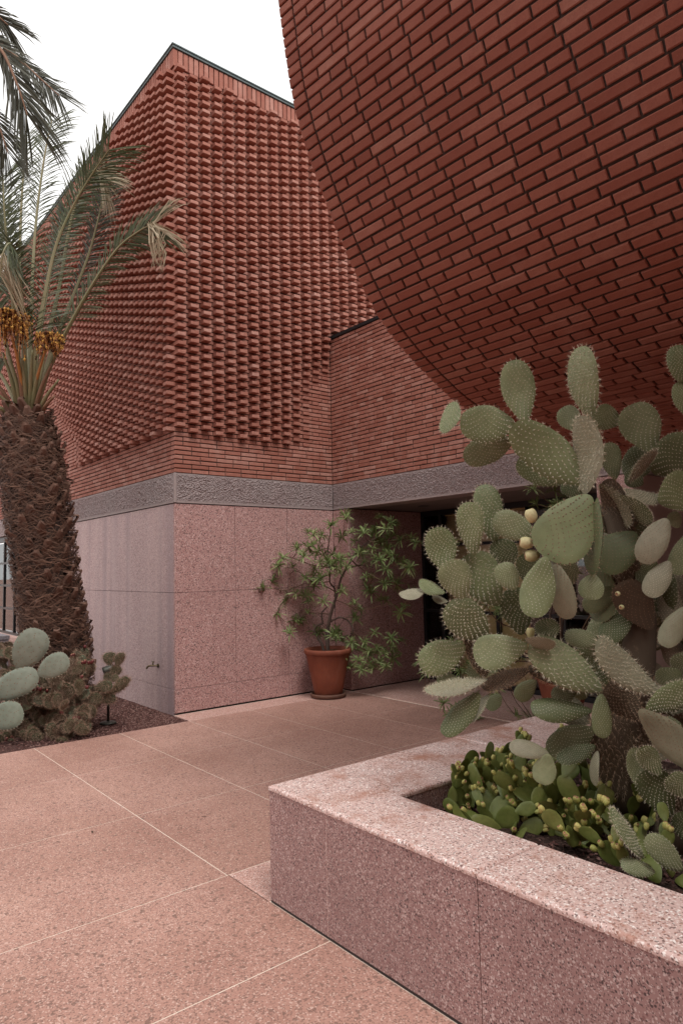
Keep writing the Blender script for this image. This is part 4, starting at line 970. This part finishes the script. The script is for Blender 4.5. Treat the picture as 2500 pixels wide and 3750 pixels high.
def frond(parent, P, mat='frond', rmat='rachis', r0=.022, nl=110, L=.42, w_=.022, start=.30, droop=.35, side=None, spread=.92, dry_from=2.0, seed=0, fold=0.3):
    rg = np.random.default_rng(seed); C = catmull(P, 12); n = len(C)
    tilt = unit(rg.normal(size=3))
    q = MB(); q.tube(C, [r0*(1-.85*i/(n-1)) for i in range(n)], 6, 0)
    ar = np.linspace(0, 1, n)
    for i in range(nl):
        f = start+(1-start)*(i+.5)/nl; k = f*(n-1); k0 = min(int(k), n-2); p = C[k0]+(C[k0+1]-C[k0])*(k-k0); tg = unit(C[k0+1]-C[k0])
        sv = side if side is not None else unit(np.cross(tg, CF))+.45*tilt; sv = unit(sv-tg*(sv@tg)); up = np.cross(sv, tg)
        l0 = L*(.42+.58*math.sin(math.pi*min(1, .16+.80*(1-abs(f-.5)*1.1)))); mi = 2 if f > dry_from else 1
        for sg in (-1, 1):
            l = l0*rg.uniform(.82, 1.1); a_ = spread*rg.uniform(.8, 1.2)*(1-.32*f)
            d = unit(tg*math.cos(a_)+sg*sv*math.sin(a_)+up*(fold*rg.uniform(.3, 1.3))+rg.normal(0, .06, 3))
            wv = unit(np.cross(d, up+rg.normal(0, .35, 3)))*w_*.5; g = np.array([0, 0, -1.0])
            p1 = p+d*l*.35+g*droop*l*.04; p2 = p+d*l*.72+g*droop*l*.22; p3 = p+d*l*.96+g*droop*l*.55
            q.add([p-wv*.5, p+wv*.5, p1+wv, p1-wv, p2+wv*.75, p2-wv*.75, p3], [(0,1,2,3),(3,2,4,5),(5,4,6)], mi)
    return q.build('frond', [M[rmat], M[mat], M['frond_dry']], parent)
def palm_trunk(parent, axis, rad, n_boot, n_fib, seed=1):
    rg = np.random.default_rng(seed); A = catmull(axis, 12); n = len(A); R = np.interp(np.linspace(0, 1, n), np.linspace(0, 1, len(rad)), rad)
    q = MB(); q.tube(A, list(R*.93), 20); q.build('trunk', M['palm_core'], parent, smooth=True)
    protos = []
    for i in range(6):
        w_ = .135*rg.uniform(.8, 1.15); h = .15*rg.uniform(.75, 1.15); th = .052; m = MB()
        rows = []
        for (y, ww, zz, t_) in ((-.45, .75, -.02, .4), (0, 1.0, .0, .8), (.45, .85, .035, 1), (.85, .55, .075, .9), (1.0, .40, .085, .6)):
            for xx in (-1, -.5, 0, .5, 1): rows.append((xx*w_*.5*ww+rg.normal(0, .003), zz+th*t_*(1-.75*xx*xx)*.7+rg.normal(0, .004), y*h+rg.normal(0, .006)))
        F = [(r*5+c, r*5+c+1, (r+1)*5+c+1, (r+1)*5+c) for r in range(4) for c in range(4)]
        back = [(x, -.04, z) for (x, y, z) in rows[-5:]]; rows += back; F += [(20+c, 21+c, 26+c, 25+c) for c in range(4)]
        m.add(rows, F); protos.append(m.mesh('leaf_base', M['palm_bark'], smooth=False))
    for i in range(n_boot):
        f = (i+.5)/n_boot; az = i*2.39996; k = f*(n-1); k0 = min(int(k), n-2); c = A[k0]+(A[k0+1]-A[k0])*(k-k0); r = np.interp(k, np.arange(n), R)*.93
        d = np.array([math.cos(az), math.sin(az), 0]); u = np.array([-math.sin(az), math.cos(az), 0]); o = link('leaf_base', protos[i % 6], parent)
        tl = rg.normal(.0, .10); n_ = d*math.cos(tl)-np.array([0, 0, 1.])*math.sin(tl)*.6; up = unit(np.array([0, 0, 1.])+d*tl+u*rg.normal(0, .12)); n_ = unit(d-up*(d@up)); u = np.cross(n_, up)
        p = c+d*(r-.012); s = rg.uniform(.75, 1.10)
        o.matrix_basis = Matrix(((u[0]*s, n_[0]*s, up[0]*s, p[0]), (u[1]*s, n_[1]*s, up[1]*s, p[1]), (u[2]*s, n_[2]*s, up[2]*s, p[2]), (0,0,0,1)))
    fb = MB()
    for i in range(n_fib):
        f = rg.random(); az = rg.uniform(0, 6.283); k = f*(n-1); k0 = min(int(k), n-2); c = A[k0]; r = R[k0]
        P = []; z = rg.uniform(-.02, .02); da = rg.uniform(-1, 1)*.9; L = rg.uniform(.08, .30); out0 = rg.uniform(-.005, .045); sg = rg.uniform(-.5, .25)
        amp = rg.uniform(0, .025)
        for s_ in range(5):
            t_ = s_/4; a2 = az+da*t_*L/r*.9; rr = r+out0+amp*math.sin(3*t_)+.012*t_; P.append(c+np.array([math.cos(a2)*rr, math.sin(a2)*rr, z+sg*L*t_+.02*math.sin(4*t_+i)]))
        w_ = np.array([0, 0, .0046*rg.uniform(.5, 1.6)])
        V = []
        for s_, p in enumerate(P): ww = w_*(1-.7*s_/4); V += [p-ww, p+ww]
        fb.add(V, [(2*s_, 2*s_+2, 2*s_+3, 2*s_+1) for s_ in range(4)])
    tag(fb.build('trunk_fibre', M['fibre'], parent), kind='stuff')
def pz(x, y, D=7.7): return atD(x, y, D)
PD = 7.72
tb = pz(214, 2420, PD); tb2 = np.array([tb[0]-.02, tb[1], -.02])
palm = thing('date_palm', 'shaggy brown date palm trunk with arching grey-green fronds at left', 'palm tree', tb2)
palm_trunk(palm, [tb2, pz(208, 2360, PD), pz(182, 2200, PD), pz(155, 2000, PD), pz(130, 1800, PD), pz(108, 1650, PD), pz(98, 1520, PD)], [.345, .33, .315, .32, .315, .30, .20], 260, 13000)
ctr = pz(100, 1525, PD)
FRD = [ # control pixels (x, y, depth offset), leaflet length, options
 ([(95,1500,0),(92,1350,0),(82,1150,-.1),(66,960,-.3),(38,892,-.5),(10,930,-.6),(2,1010,-.6)], .40, dict(dry_from=.80, seed=1, start=.22)),
 ([(115,1500,0),(128,1300,0),(160,1100,.1),(205,900,.2),(265,760,.2),(335,640,.1),(400,545,.0)], .46, dict(seed=2, start=.24, nl=120)),
 ([(122,1500,0),(160,1300,.1),(215,1060,.3),(262,800,.5),(310,660,.6),(350,622,.5),(385,660,.4)], .38, dict(seed=3, dry_from=.80, start=.35)),
 ([(128,1500,0),(180,1350,0),(250,1200,-.1),(340,1040,-.2),(430,910,-.3),(510,845,-.4),(570,815,-.5)], .40, dict(seed=4, start=.36, dry_from=.93)),
 ([(120,1500,0),(190,1280,.4),(265,1090,.7),(325,930,.8),(360,800,.8),(385,690,.8)], .34, dict(seed=5, start=.40, mat='frond_dark')),  # frond in shadow: the shade is in its darker leaflet colour
 ([(105,1500,0),(112,1250,.2),(120,1000,.4),(135,780,.6),(165,560,.7),(190,440,.8)], .42, dict(seed=6, start=.40)),
 ([(96,1500,0),(84,1250,.3),(72,1000,.6),(78,760,.9),(88,600,1.1),(92,490,1.2)], .42, dict(seed=7, start=.40)),
 ([(86,1500,0),(62,1250,-.1),(38,1020,-.2),(18,800,-.3),(10,640,-.3)], .40, dict(seed=8, start=.40)),
 ([(80,1510,0),(40,1330,0),(0,1180,0),(-50,1050,0),(-90,980,0)], .42, dict(seed=9, start=.40)),
 ([(76,1515,0),(20,1400,.2),(-40,1320,.3),(-110,1280,.3)], .40, dict(seed=10, start=.45)),
 ([(110,1500,.2),(150,1200,.7),(185,1000,1.1),(215,850,1.4),(240,770,1.5)], .38, dict(seed=11, start=.45, mat='frond_dark')),
 ([(85,1505,.2),(30,1300,.5),(-10,1120,.9),(-30,930,1.1),(-20,780,1.2)], .42, dict(seed=12, start=.40)),
 ([(100,1500,.3),(100,1250,.8),(60,1000,1.2),(20,850,1.4),(-30,700,1.5)], .40, dict(seed=13, start=.42, mat='frond_dark')),
 ([(128,1510,.1),(170,1380,.3),(205,1250,.4),(225,1160,.4)], .22, dict(seed=14, start=.6, nl=22)),
]
for pts, L, kw in FRD: frond(palm, [pz(x, y, PD+d) for x, y, d in pts], L=L*1.25, r0=.030, w_=.0125, **kw)
# dry hanging tip of the long right-hand frond, and bare petiole stubs
tip = MB()
for i in range(26):
    a_ = pz(555+RNG.uniform(-18, 12), 815+RNG.uniform(-5, 12), PD-.5); b_ = pz(575+RNG.uniform(-30, 40), 900+RNG.uniform(-60, 30), PD-.5+RNG.uniform(-.1, .1)); c_ = pz(572+RNG.uniform(-24, 34), RNG.uniform(930, 1005), PD-.5)
    w_ = CR*.007; tip.add([a_-w_*.6, a_+w_*.6, b_+w_, b_-w_, c_], [(0,1,2,3),(3,2,4)])
tip.build('dry_frond_tip', M['frond_dry'], palm)
for k, (x0, x1, y1) in enumerate(((60,-40,1370),(72,10,1290),(84,34,1300),(92,60,1330),(100,78,1310),(112,165,1260),(120,190,1330),(132,215,1390),(66,-10,1440),(140,200,1450),(108,118,1280),(50,-50,1470))):
    q = MB(); C = catmull([pz(x0, 1545, PD), pz((x0*1.2+x1*.8)/2, (1530+y1)/2, PD-.12), pz(x1, y1, PD-.18)], 6); q.tube(C, list(np.linspace(.036, .012, len(C))), 6); q.build('petiole_stub', M['rachis' if k % 3 else 'rachis_dry'], palm, smooth=True)
M['date_strand'] = mat_simple('orange_date_strand', (.42,.17,.045), .6); M['date'] = mat_peb('dates', (.05,.02,.012), (.10,.04,.02), (.42,.20,.05), (.62,.38,.10))
def bunch(c, n, R, D, stalk, dark):
    q = MB(); r_ = np.random.default_rng(int(c[0])); C0 = pz(c[0], c[1]-R*.35, D)
    q.tube([ctr, pz((c[0]+100)/2, c[1]+120, D+.1), C0], [.02, .016, .012], 6, 0)
    for i in range(n):
        an = r_.uniform(0, 6.28); rr = math.sqrt(r_.random())*R*3.0/FPX*D*.36; dz_ = r_.uniform(-.25, .10)*R/60
        e1 = C0+CR*math.cos(an)*rr+np.cross([0, 0, 1.], CR)*math.sin(an)*rr*.9+np.array([0, 0, .05*R/60-rr*.3]); e2 = e1+np.array([r_.normal(0, .03), r_.normal(0, .03), -abs(r_.normal(.12, .10))*R/60])
        w_ = .004*unit(r_.normal(size=3)); q.add([C0-w_, C0+w_, e1+w_, e1-w_, e2+w_*.6, e2-w_*.6], [(0,1,2,3),(3,2,4,5)], 0)
        for k in range(3):
            p = e1+(e2-e1)*r_.random(); s = r_.uniform(.009, .015); q.add([p+np.array(v)*s for v in ((1,0,0),(-1,0,0),(0,1,0),(0,-1,0),(0,0,1.4),(0,0,-1.4))], [(0,2,4),(2,1,4),(1,3,4),(3,0,4),(2,0,5),(1,2,5),(3,1,5),(0,3,5)], 1)
    q.build('fruit_bunch', [M['date_strand'], M['date']], palm)
bunch((22, 1180), 420, 78, PD-.35, None, True); bunch((182, 1245), 230, 46, PD-.25, None, False); bunch((70, 1150), 120, 50, PD+.2, None, False)
# the neighbouring palm whose trunk stands outside the picture; only its drooping fronds reach in
n2 = thing('date_palm', 'neighbouring palm whose dark drooping fronds hang in at the top left', 'palm tree', (-6.9, -.9, -.02))
palm_trunk(n2, [np.array([-6.9,-.9,-.02]), np.array([-6.92,-.92,1.5]), np.array([-6.95,-.9,3.2]), np.array([-6.98,-.85,5.0])], [.33, .31, .30, .2], 120, 600, 4)
top2 = np.array([-6.98, -.85, 5.05])
def nb(x, y, D=5.7): return atD(x, y, D)
for k, (pts, kw) in enumerate((
  ([(-420,60,5.9),(-200,80,5.6),(-60,120,5.5),(40,190,5.4),(130,270,5.35),(218,350,5.3)], dict(seed=31, L=.30, nl=84, spread=.62, droop=.15, w_=.010)),
  ([(-400,90,5.8),(-220,80,5.3),(-90,110,5.1),(0,175,5.0),(60,300,4.95),(100,420,4.95)], dict(seed=32, L=.46, nl=64, spread=.62, droop=.35, w_=.014)),
  ([(-420,40,5.9),(-250,-20,5.7),(-110,0,5.6),(-30,40,5.5),(30,90,5.5)], dict(seed=33, L=.30, nl=56, spread=.6, droop=.3, w_=.011)),
  ([(-420,200,5.9),(-280,240,5.6),(-120,330,5.5),(-20,430,5.5),(30,560,5.5)], dict(seed=34, L=.34, nl=56, spread=.6, droop=.4, w_=.011)),
  ([(-420,100,6.1),(-600,-100,6.3),(-800,-60,6.4),(-950,100,6.4)], dict(seed=35, L=.45)), ([(-420,100,6.1),(-450,-250,6.4),(-520,-500,6.6)], dict(seed=36, L=.45)))):
    P = [top2]+[nb(*p) for p in pts[1:]]; frond(n2, P, mat='frond_dark', rmat='rachis_dry', r0=.024, start=.34, **kw)

# ------------------------------------------------------------------ cacti in the bed
blue = thing('prickly_pear', 'smooth grey-green prickly pear with large oval pads in front of the palm', 'cactus', onZ(-30, 2740, 0)+np.array([-.35, .12, 0]))
BD = 6.75
for s_ in (('f',115,365,262,106,222,BD,.0,0), ('f',246,402,442,284,160,BD-.05,.0,0), ('f',-80,545,240,392,192,BD,-.02,0), ('f',-90,700,146,640,192,BD-.1,-.02,5)):
    pad_px(blue, *s_, mat='pad_blue', sp='blue', proto=3)
for s_ in (('f',-150,760,-70,540,170,BD,.0,0), ('f',-130,960,-110,720,190,BD-.05,.0,0)): pad_px(blue, *s_, mat='pad_blue', sp='blue', proto=2)
scrub_specs = []
rg = random.Random(21)
def scrub(name, label, boxes, n, seed, Lr=(58, 100), D0=6.75, fruit=.25, mat='pad_scrub'):
    rg = random.Random(seed); x0, y0 = boxes[0][0], boxes[0][3]
    base = onZ(*RP('f', (boxes[0][0]+boxes[0][1])/2, 830), 0); base[0] = min(base[0], -7.3); t = thing(name, label, 'cactus', base)
    for i in range(n):
        bx = rg.choice(boxes); f = rg.random(); x = rg.uniform(bx[0], bx[1]); y = rg.uniform(bx[2], bx[3]); L = rg.uniform(*Lr)
        # farther up the picture stands farther back in the bed
        D = D0+.10+(1-(y-bx[2])/(bx[3]-bx[2]+1e-6))*.5+rg.uniform(-.1, .15); an = -math.pi/2+rg.gauss(0, .65)
        pad_px(t, 'f', x, y, x+math.cos(an)*L, y+math.sin(an)*L, L*rg.uniform(.55, .75), D, rg.uniform(-.06, .06), rg.uniform(-60, 60), mat=mat if rg.random() < .9 else 'trunk_pad', sp='scrub')
        if rg.random() < fruit:
            for _ in range(rg.choice((1, 2, 3))):
                put_fruit(t, atD(*RP('f', x+math.cos(an)*L*.98+rg.uniform(-10, 10), y+math.sin(an)*L*.98+rg.uniform(-4, 6)), D), (rg.uniform(-.4, .4), rg.uniform(-.4, .4), 1), .040, 'fruit_red', .95)
    return t
scrub('spiny_cactus', 'dense rusty spiny cactus clump with dark red fruits beside the palm', [(150,330,560,880),(0,160,780,900),(330,470,520,860),(430,600,600,790),(100,420,420,640)], 230, 5, Lr=(62, 112))
scrub('spiny_cactus', 'spiny green cactus with dark red fruit buds rising at the palm base', [(380,590,330,560),(470,600,300,440),(300,450,380,520)], 56, 6, Lr=(70, 110), D0=6.95, fruit=.6)
lc = scrub('spiny_cactus', 'small branching cactus behind the garden lamp against the stone base', [(560,680,560,690),(640,700,520,600)], 9, 7, Lr=(70, 100), D0=7.05, fruit=.1)
for s_ in (('f',718,335,718,250,82,7.25,.0,10), ('f',768,345,798,252,62,7.28,.0,30), ('f',735,410,780,340,70,7.28,.0,10), ('f',720,455,705,385,62,7.25,.0,0), ('f',622,490,735,462,78,7.15,.0,10), ('f',735,520,840,415,72,7.2,.0,25), ('f',640,560,760,545,70,7.2,.0,10), ('f',735,440,775,405,50,7.25,.0,0), ('f',590,600,650,520,80,7.15,.0,0)):
    pad_px(lc, *s_, mat='pad_scrub', sp='scrub')
scrub('spiny_cactus', 'dark scrubby cactus behind the large grey-green pads at the left edge', [(-20,110,300,430),(20,90,230,300)], 26, 8, Lr=(50, 80), D0=7.2, fruit=0)

# ------------------------------------------------------------------ garden lamp, tap, bench, chairs
M['lamp_metal'] = mat_simple('weathered_bronze', (.075,.075,.062), .5, .5, nz=(.045,.042,.036), nscale=18)
lb = onZ(396, 2650, 0.0); lamp = thing('garden_lamp', 'thin bronze garden spotlight on a round foot in the gravel bed', 'garden lamp', lb)
q = MB(); q.lathe([(0, .0), (.088, .0), (.09, .010), (.075, .018), (.02, .026), (0, .026)], lb, 28); q.build('foot', M['lamp_metal'], lamp, smooth=True)
dl_ = proj(lb)[2]; th_ = atD(402, 2462, dl_)
q = MB(); q.tube([lb+np.array([0, 0, .01]), np.array([lb[0], lb[1], th_[2]])], .013, 12); q.build('post', M['lamp_metal'], lamp, smooth=True)
hc = np.array([lb[0], lb[1], th_[2]]); dirl = unit(-.75*CR-.30*CU-.25*CF)
q = MB(); hp = [hc+dirl*s for s in (-.07, -.065, -.02, .03, .055)]; q.tube([p+CU*.02 for p in hp], [.012, .040, .047, .050, .050], 18); q.build('lamp_head', M['lamp_metal'], lamp, smooth=True)
q = MB(); q.tube([hc+dirl*.0555+CU*.02, hc+dirl*.058+CU*.02], .043, 18); q.build('lens', mat_simple('frosted_lamp_lens', (.45,.45,.42), .25), lamp)
tp = onY(580, 2438, YL); tap = thing('wall_tap', 'small old brass tap on the weathered stone wall near the corner', 'tap', tp)
M['tap'] = mat_simple('aged_brass', (.16,.12,.065), .45, .8, nz=(.09,.07,.05), nscale=25)
o_ = np.array([tp[0], YL, tp[2]])
q = MB(); q.tube([o_+np.array([0, .002, 0]), o_+np.array([0, -.012, 0])], .024, 16); q.build('flange', M['tap'], tap)
q = MB(); q.tube(catmull([o_+np.array([0, -.01, 0]), o_+np.array([-.02, -.06, .004]), o_+np.array([-.05, -.105, .0]), o_+np.array([-.062, -.125, -.03])], 5), [.011]*10+[.012]*6, 10); q.build('spout', M['tap'], tap, smooth=True)
q = MB(); q.tube([o_+np.array([-.02, -.06, .0]), o_+np.array([-.02, -.06, .048])], .009, 8); q.tube([o_+np.array([-.052, -.06, .052]), o_+np.array([.012, -.06, .052])], .006, 8); q.build('handle', M['tap'], tap, smooth=True)
bb = onZ(38, 2450, 0); 
bench = thing('stone_bench', 'plain grey stone block bench at the far left edge beside the cafe window', 'bench', (-10.7, 1.75, 0))
P_ = onY(33, 2327, 2.55); q = MB(); q.cbox((P_[0]-2.2, 2.0, -.02), (P_[0], 2.55, P_[2]-.062), .006); q.build('block', M['stone_bench'], bench, recalc=True)
q = MB(); q.cbox((P_[0]-2.21, 1.99, P_[2]-.06), (P_[0]+.01, 2.56, P_[2]), .006); q.build('top_slab', M['stone_bench'], bench, recalc=True)
def chair(C, rot, label):
    t = thing('cafe_chair', label, 'chair', C, 'yellow chairs in the cafe'); R_ = np.array([[math.cos(rot), -math.sin(rot), 0], [math.sin(rot), math.cos(rot), 0], [0, 0, 1]])
    W = lambda *p: np.array(C)+R_@np.array(p, float)
    def slab_(name, a_, b_):
        q = MB(); q.cbox(a_, b_, .006); q.v = [tuple(W(*p)) for p in q.v]; q.build(name, M['yellow'], t, recalc=True)
    slab_('seat', (-.21, -.21, .43), (.21, .21, .455)); slab_('backrest', (-.21, .195, .62), (.21, .22, .82))
    for sx in (-1, 1):
        q = MB(); q.tube([W(.19*sx, -.19, .43), W(.215*sx, -.215, 0)], .012, 6); q.build('leg', M['yellow'], t)
        q = MB(); q.tube([W(.19*sx, .20, .80), W(.19*sx, .20, .43), W(.215*sx, .25, 0)], .012, 6); q.build('leg', M['yellow'], t)
chair((-14.6, 4.75, .42), .5, 'yellow cafe chair behind the glass nearest the palm trunk')
chair((-16.3, 5.0, .42), -1.0, 'yellow cafe chair behind the glass at the left picture edge')
q = MB(); rgd = np.random.default_rng(77)
for (x, y) in ((470, 2855), (646, 2803), (650, 2790), (755, 2714), (790, 2702), (800, 2700), (375, 2966), (338, 3048), (212, 3081), (747, 2990), (575, 3155), (302, 3378), (770, 2712)):
    p = onZ(x, y, .004); s = rgd.uniform(.008, .02); a_ = rgd.uniform(0, 3.1); u = np.array([math.cos(a_), math.sin(a_), 0])*s; v = np.array([-u[1], u[0], 0])*.35
    q.add([p-u, p-v+np.array([0,0,.004]), p+u+np.array([0,0,.003]), p+v], [(0,1,2,3)])
tag(q.build('dry_leaf_litter', mat_simple('dry_leaf', (.06,.035,.022), .9)), 'few tiny dry leaves scattered over the paving', 'leaves', kind='stuff')
settle()
